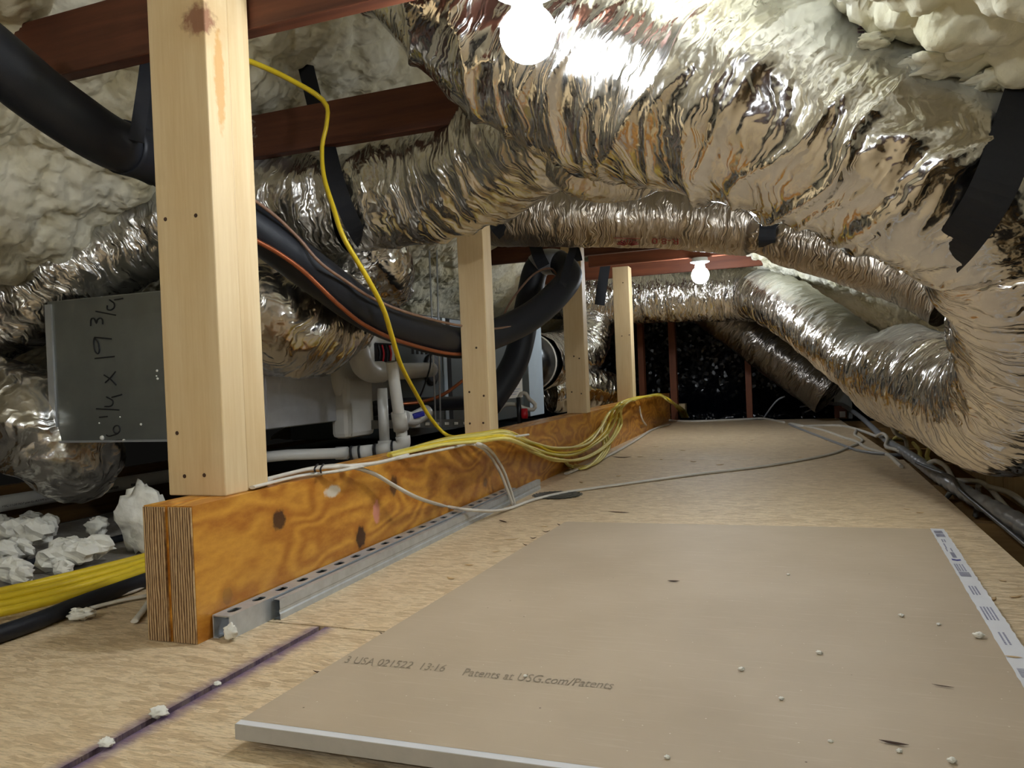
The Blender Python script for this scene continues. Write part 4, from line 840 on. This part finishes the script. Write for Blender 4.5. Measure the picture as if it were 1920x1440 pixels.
tag(link('wall_stud', MB().box((a[0]-.07, 7.2, -.02), (a[0]+.07, 7.26, .55)), M['galv']), 'short grey stud behind the far end of the conduit', 'stud')
bb = thing('wood_block', 'small orange block with a white tag at the far right of the deck', 'block', tuple(py(1578, 785, 7.0)))
a = py(1577, 785, 7.0); link('block', MB().box((a[0]-.05, 7.0, 0), (a[0]+.045, 7.05, .10)), M['tie_far'], bb, bevel=.003); link('paper_tag', MB().box((a[0]-.01, 6.997, .005), (a[0]+.035, 7.0, .055)), M['sticker'], bb)
tag(link('cross_block', MB().box((-1.3, 7.3, .05), (-1.0, 7.4, .14)), M['stud']), 'pale cross block low between the far brown studs', 'block')
# ================================================================ FOAM SCRAPS AND DEBRIS
def lump(c, s, seed, flat=.7, nu=22, nv=14, sm=True):
    bm = MB()
    th = np.linspace(0, math.pi, nv+1); ph = np.linspace(0, 2*math.pi, nu, endpoint=False); T_, P_ = np.meshgrid(th, ph, indexing='ij')
    d = np.stack([np.sin(T_)*np.cos(P_), np.sin(T_)*np.sin(P_), np.cos(T_)], -1)
    r = 1+.7*vnoise(d[..., 0]*1.6+seed*7.1, d[..., 1]*1.6, d[..., 2]*1.6, seed)+.45*(ridge(d[..., 0]*3+seed, d[..., 1]*3, d[..., 2]*3, seed+1)-.6)+.2*vnoise(d[..., 0]*8, d[..., 1]*8, d[..., 2]*8, seed+2)
    V = d*r[..., None]*np.array([1, .8, flat])*s; V[..., 2] -= V[..., 2].min(); V += np.asarray(c)
    V = V.reshape(-1, 3); f = [(i*nu+j, (i+1)*nu+j, (i+1)*nu+(j+1) % nu, i*nu+(j+1) % nu) for i in range(nv) for j in range(nu)]
    return bm.add(V, f, sm)
SG = 'torn foam scraps left of the beam'
tag(link('foam_chunk', lump(pz(272, 1035, -.004), .072, 5, 1.3), M['scrap']), 'largest pale foam chunk standing behind the end of the amber beam', 'foam scrap')
for k, (a, b, s_) in enumerate([(20, 1022, .06), (45, 1005, .055), (85, 1008, .05), (70, 1030, .065), (38, 1050, .05), (10, 1062, .055), (92, 1000, .04), (118, 1045, .045), (132, 1058, .055), (150, 1068, .05), (100, 1072, .05), (160, 1040, .035), (183, 1058, .05), (25, 1092, .05), (40, 1098, .04), (60, 990, .04), (3, 1000, .05), (120, 1078, .03), (140, 1036, .03)]):
    tag(link('foam_scrap', lump(pz(a, b, -.004)+np.array([0, 0, .012*(k % 3 == 0)]), s_*.85, 20+k, .62, 13, 8, False), M['scrap']), 'torn white foam scrap in the pile on the grey boards left of the beam', 'foam scrap', SG)
tag(link('foam_scrap', lump(pz(183, 1006, -.004), .038, 51, .7), M['scrap']), 'lone white foam scrap behind the pile, on the grey board', 'foam scrap')
tag(link('foam_scrap', lump(pz(433, 1202, 0), .012, 52, 1.1), M['scrap']), 'small foam crumb at the open near end of the slotted strut', 'foam scrap')
tag(link('foam_scrap', lump(pz(155, 1163, 0), .026, 53, .4), M['scrap']), 'flat foam flake beside the curled cable end left of the beam', 'foam scrap')
for k, (a, b, lab) in enumerate(((298, 1345, 'small foam crumb on the purple seam, nearer one being left out of its middle'), (200, 1402, 'small foam crumb on the purple seam at the lower left'), (408, 1286, 'tiny foam crumb halfway along the purple seam'))):
    lab = ['foam crumb stuck on the purple seam, largest of three', 'foam crumb on the purple seam nearest the bottom edge', 'tiny foam crumb halfway up the purple seam'][k]
    tag(link('foam_scrap', lump(pz(a, b, 0), (.013, .010, .006)[k], 60+k, .5), M['scrap']), lab, 'foam scrap')
def sliver(name, label, x, y, ln, wd, ang, mat, grp=None, z=None, curl=.3, cat='wood chip'):
    c = pz(x, y, 0) if z is None else on_sheet(x, y, .0005)
    t_ = np.linspace(-1, 1, 9); L_ = ln/2; pts = [(c+np.array([math.cos(ang)*L_*q, math.sin(ang)*L_*q, .0015+curl*ln*.25*q*q])) for q in t_]
    w_ = wd/2*np.clip(1.05-t_**2, .12, 1)
    return tag(link(name, MB().tube(pts, w_, 6, flat=(.35, 1)), M[mat]), label, cat, grp)
rr = random.Random(8); CG = 'curled splinters along the left edge of the drywall sheet'
for (a, b) in ((722, 1190), (905, 1091), (925, 1081), (945, 1072), (962, 1066), (988, 1023), (1000, 1010), (1050, 985), (830, 1139), (1024, 998), (868, 1117), (600, 1262)):
    sliver('wood_chip', 'small curled splinter along the left edge of the drywall sheet', a, b, rr.uniform(.018, .034), .006, rr.uniform(-.4, .5), 'bark', CG, curl=.8)
WG = 'pale wood chips scattered on the deck'
for (a, b) in ((1240, 862), (1200, 857), (1160, 893), (1090, 905), (1300, 866), (1350, 872), (1280, 845), (1230, 838), (1550, 827), (1590, 845), (1500, 858), (1410, 826), (1450, 1000), (1700, 955), (1725, 962), (1600, 842), (1020, 988), (960, 1012), (930, 1035), (880, 1060), (1010, 1030), (845, 1085), (1880, 1090), (1905, 1120), (1860, 1125), (1230, 900), (1140, 912), (1105, 860)):
    sliver('wood_chip', 'pale wood chip lying loose on the strand board deck', a, b, rr.uniform(.015, .045), rr.uniform(.006, .014), rr.uniform(-1, 1), 'chip', WG, curl=.25)
sliver('wood_stick', 'long brown stick lying on the deck beyond the drywall sheet', 1160, 961, .075, .008, -.1, 'bark', curl=.02)
sliver('wood_stick', 'short dark stick on the deck between the strut and the drywall', 943, 978, .05, .008, -.7, 'bark', curl=.02)
sliver('wood_stick', 'dark curved bark strip at the seam before the yellow loops', 1165, 858, .12, .012, -.2, 'bark', curl=.2)
for lab, a, b, ln, wd, an, m_ in (('brown wood chip lying near the middle of the drywall sheet', 1263, 1091, .025, .006, .1, 'bark'), ('brown sliver near the bottom of the drywall sheet', 1676, 1396, .03, .005, -.15, 'bark'), ('forked splinter on the right of the drywall sheet', 1768, 1289, .026, .0025, -.2, 'bark'), ('pale flat chip beside the printed tape, lower right', 1900, 1234, .022, .005, -.1, 'chip')):
    sliver('wood_chip', lab, a, b, ln, wd, an, m_, z=1, curl=.1)
for k, (a, b, s_) in enumerate(((1836, 1197, .007), (1536, 1227, .004), (1390, 1258, .004), (1465, 1313, .003), (1686, 1411, .003), (1785, 1431, .004), (1251, 1423, .003), (1690, 1157, .004), (1478, 1079, .003), (1760, 1173, .003), (1557, 1392, .0025), (985, 1270, .0025))):
    lab = 'largest white crumb on the drywall sheet, left of the printed tape' if k == 0 else 'white plaster crumb lying on the drywall sheet'
    tag(link('plaster_crumb', lump(on_sheet(a, b, 0), s_, 80+k, .6), M['scrap']), lab, 'crumb', None if k == 0 else 'white crumbs on the drywall sheet')

for par, fx, spots in ((P1, 'y', ((310, 411), (367, 404), (332, 812), (346, 893), (383, 891))), (P2, 'y', ((893, 652), (880, 735), (907, 742), (881, 794), (906, 793))), (P3, 'y', ((1076, 668), (1086, 672), (1072, 735), (1090, 738))), (P4, 'y', ((1166, 630), (1180, 628), (1168, 530)))):
    for a, b in spots:
        p = py(a, b, par.location[1]-.0005); link('nail_head', MB().lathe(p, (0, -1, 0), [(0, .0042), (.0008, .0038)], 10), M['bark'], par)
P = lambda x, y, lift=.004: on_duct(S_a, x, y, lift, 1.0, 1.9)
for lab, a, b, s_, f_ in (('large flat foam splat on the shoulder of the big overhead duct', 1768, 128, .062, .3), ('round foam splat on the big overhead duct below its purple print', 1640, 84, .028, .4), ('long foam splat on the overhead duct beside the black strap', 1868, 155, .05, .3)):
    tag(link('foam_splat', lump(P(a, b)-np.array([0, 0, s_*.3]), s_, int(a), f_), M['foam_r']), lab, 'foam')
def strips(q): 
    for i in range(len(q)-1): yield q[i], q[i+1]
mk = MB()
for k, (x0, y0, x1, y1, w_) in enumerate(((1614, 40, 1632, 34, .012), (1612, 47, 1628, 44, .010), (1608, 54, 1622, 53, .003), (1608, 60, 1620, 60, .003), (1640, 42, 1664, 58, .012), (1640, 52, 1676, 74, .004), (1645, 60, 1678, 80, .003))):
    mk.tube([P(x0+(x1-x0)*q/5, y0+(y1-y0)*q/5, .003) for q in range(6)], w_*.5, 6, flat=(1, .5))
link('printed_mark', mk, plain('purple_print', L(88, 66, 78), .6), o_a)

cable('black_pipe', 'thick black pipe lying low along the air handler behind the drain pipes', [pd(690, 768, 3.15), pd(730, 762, 3.25), pd(790, 758, 3.4), pd(870, 756, 3.65)], .032, 'rubber', cat='pipe', n=16)
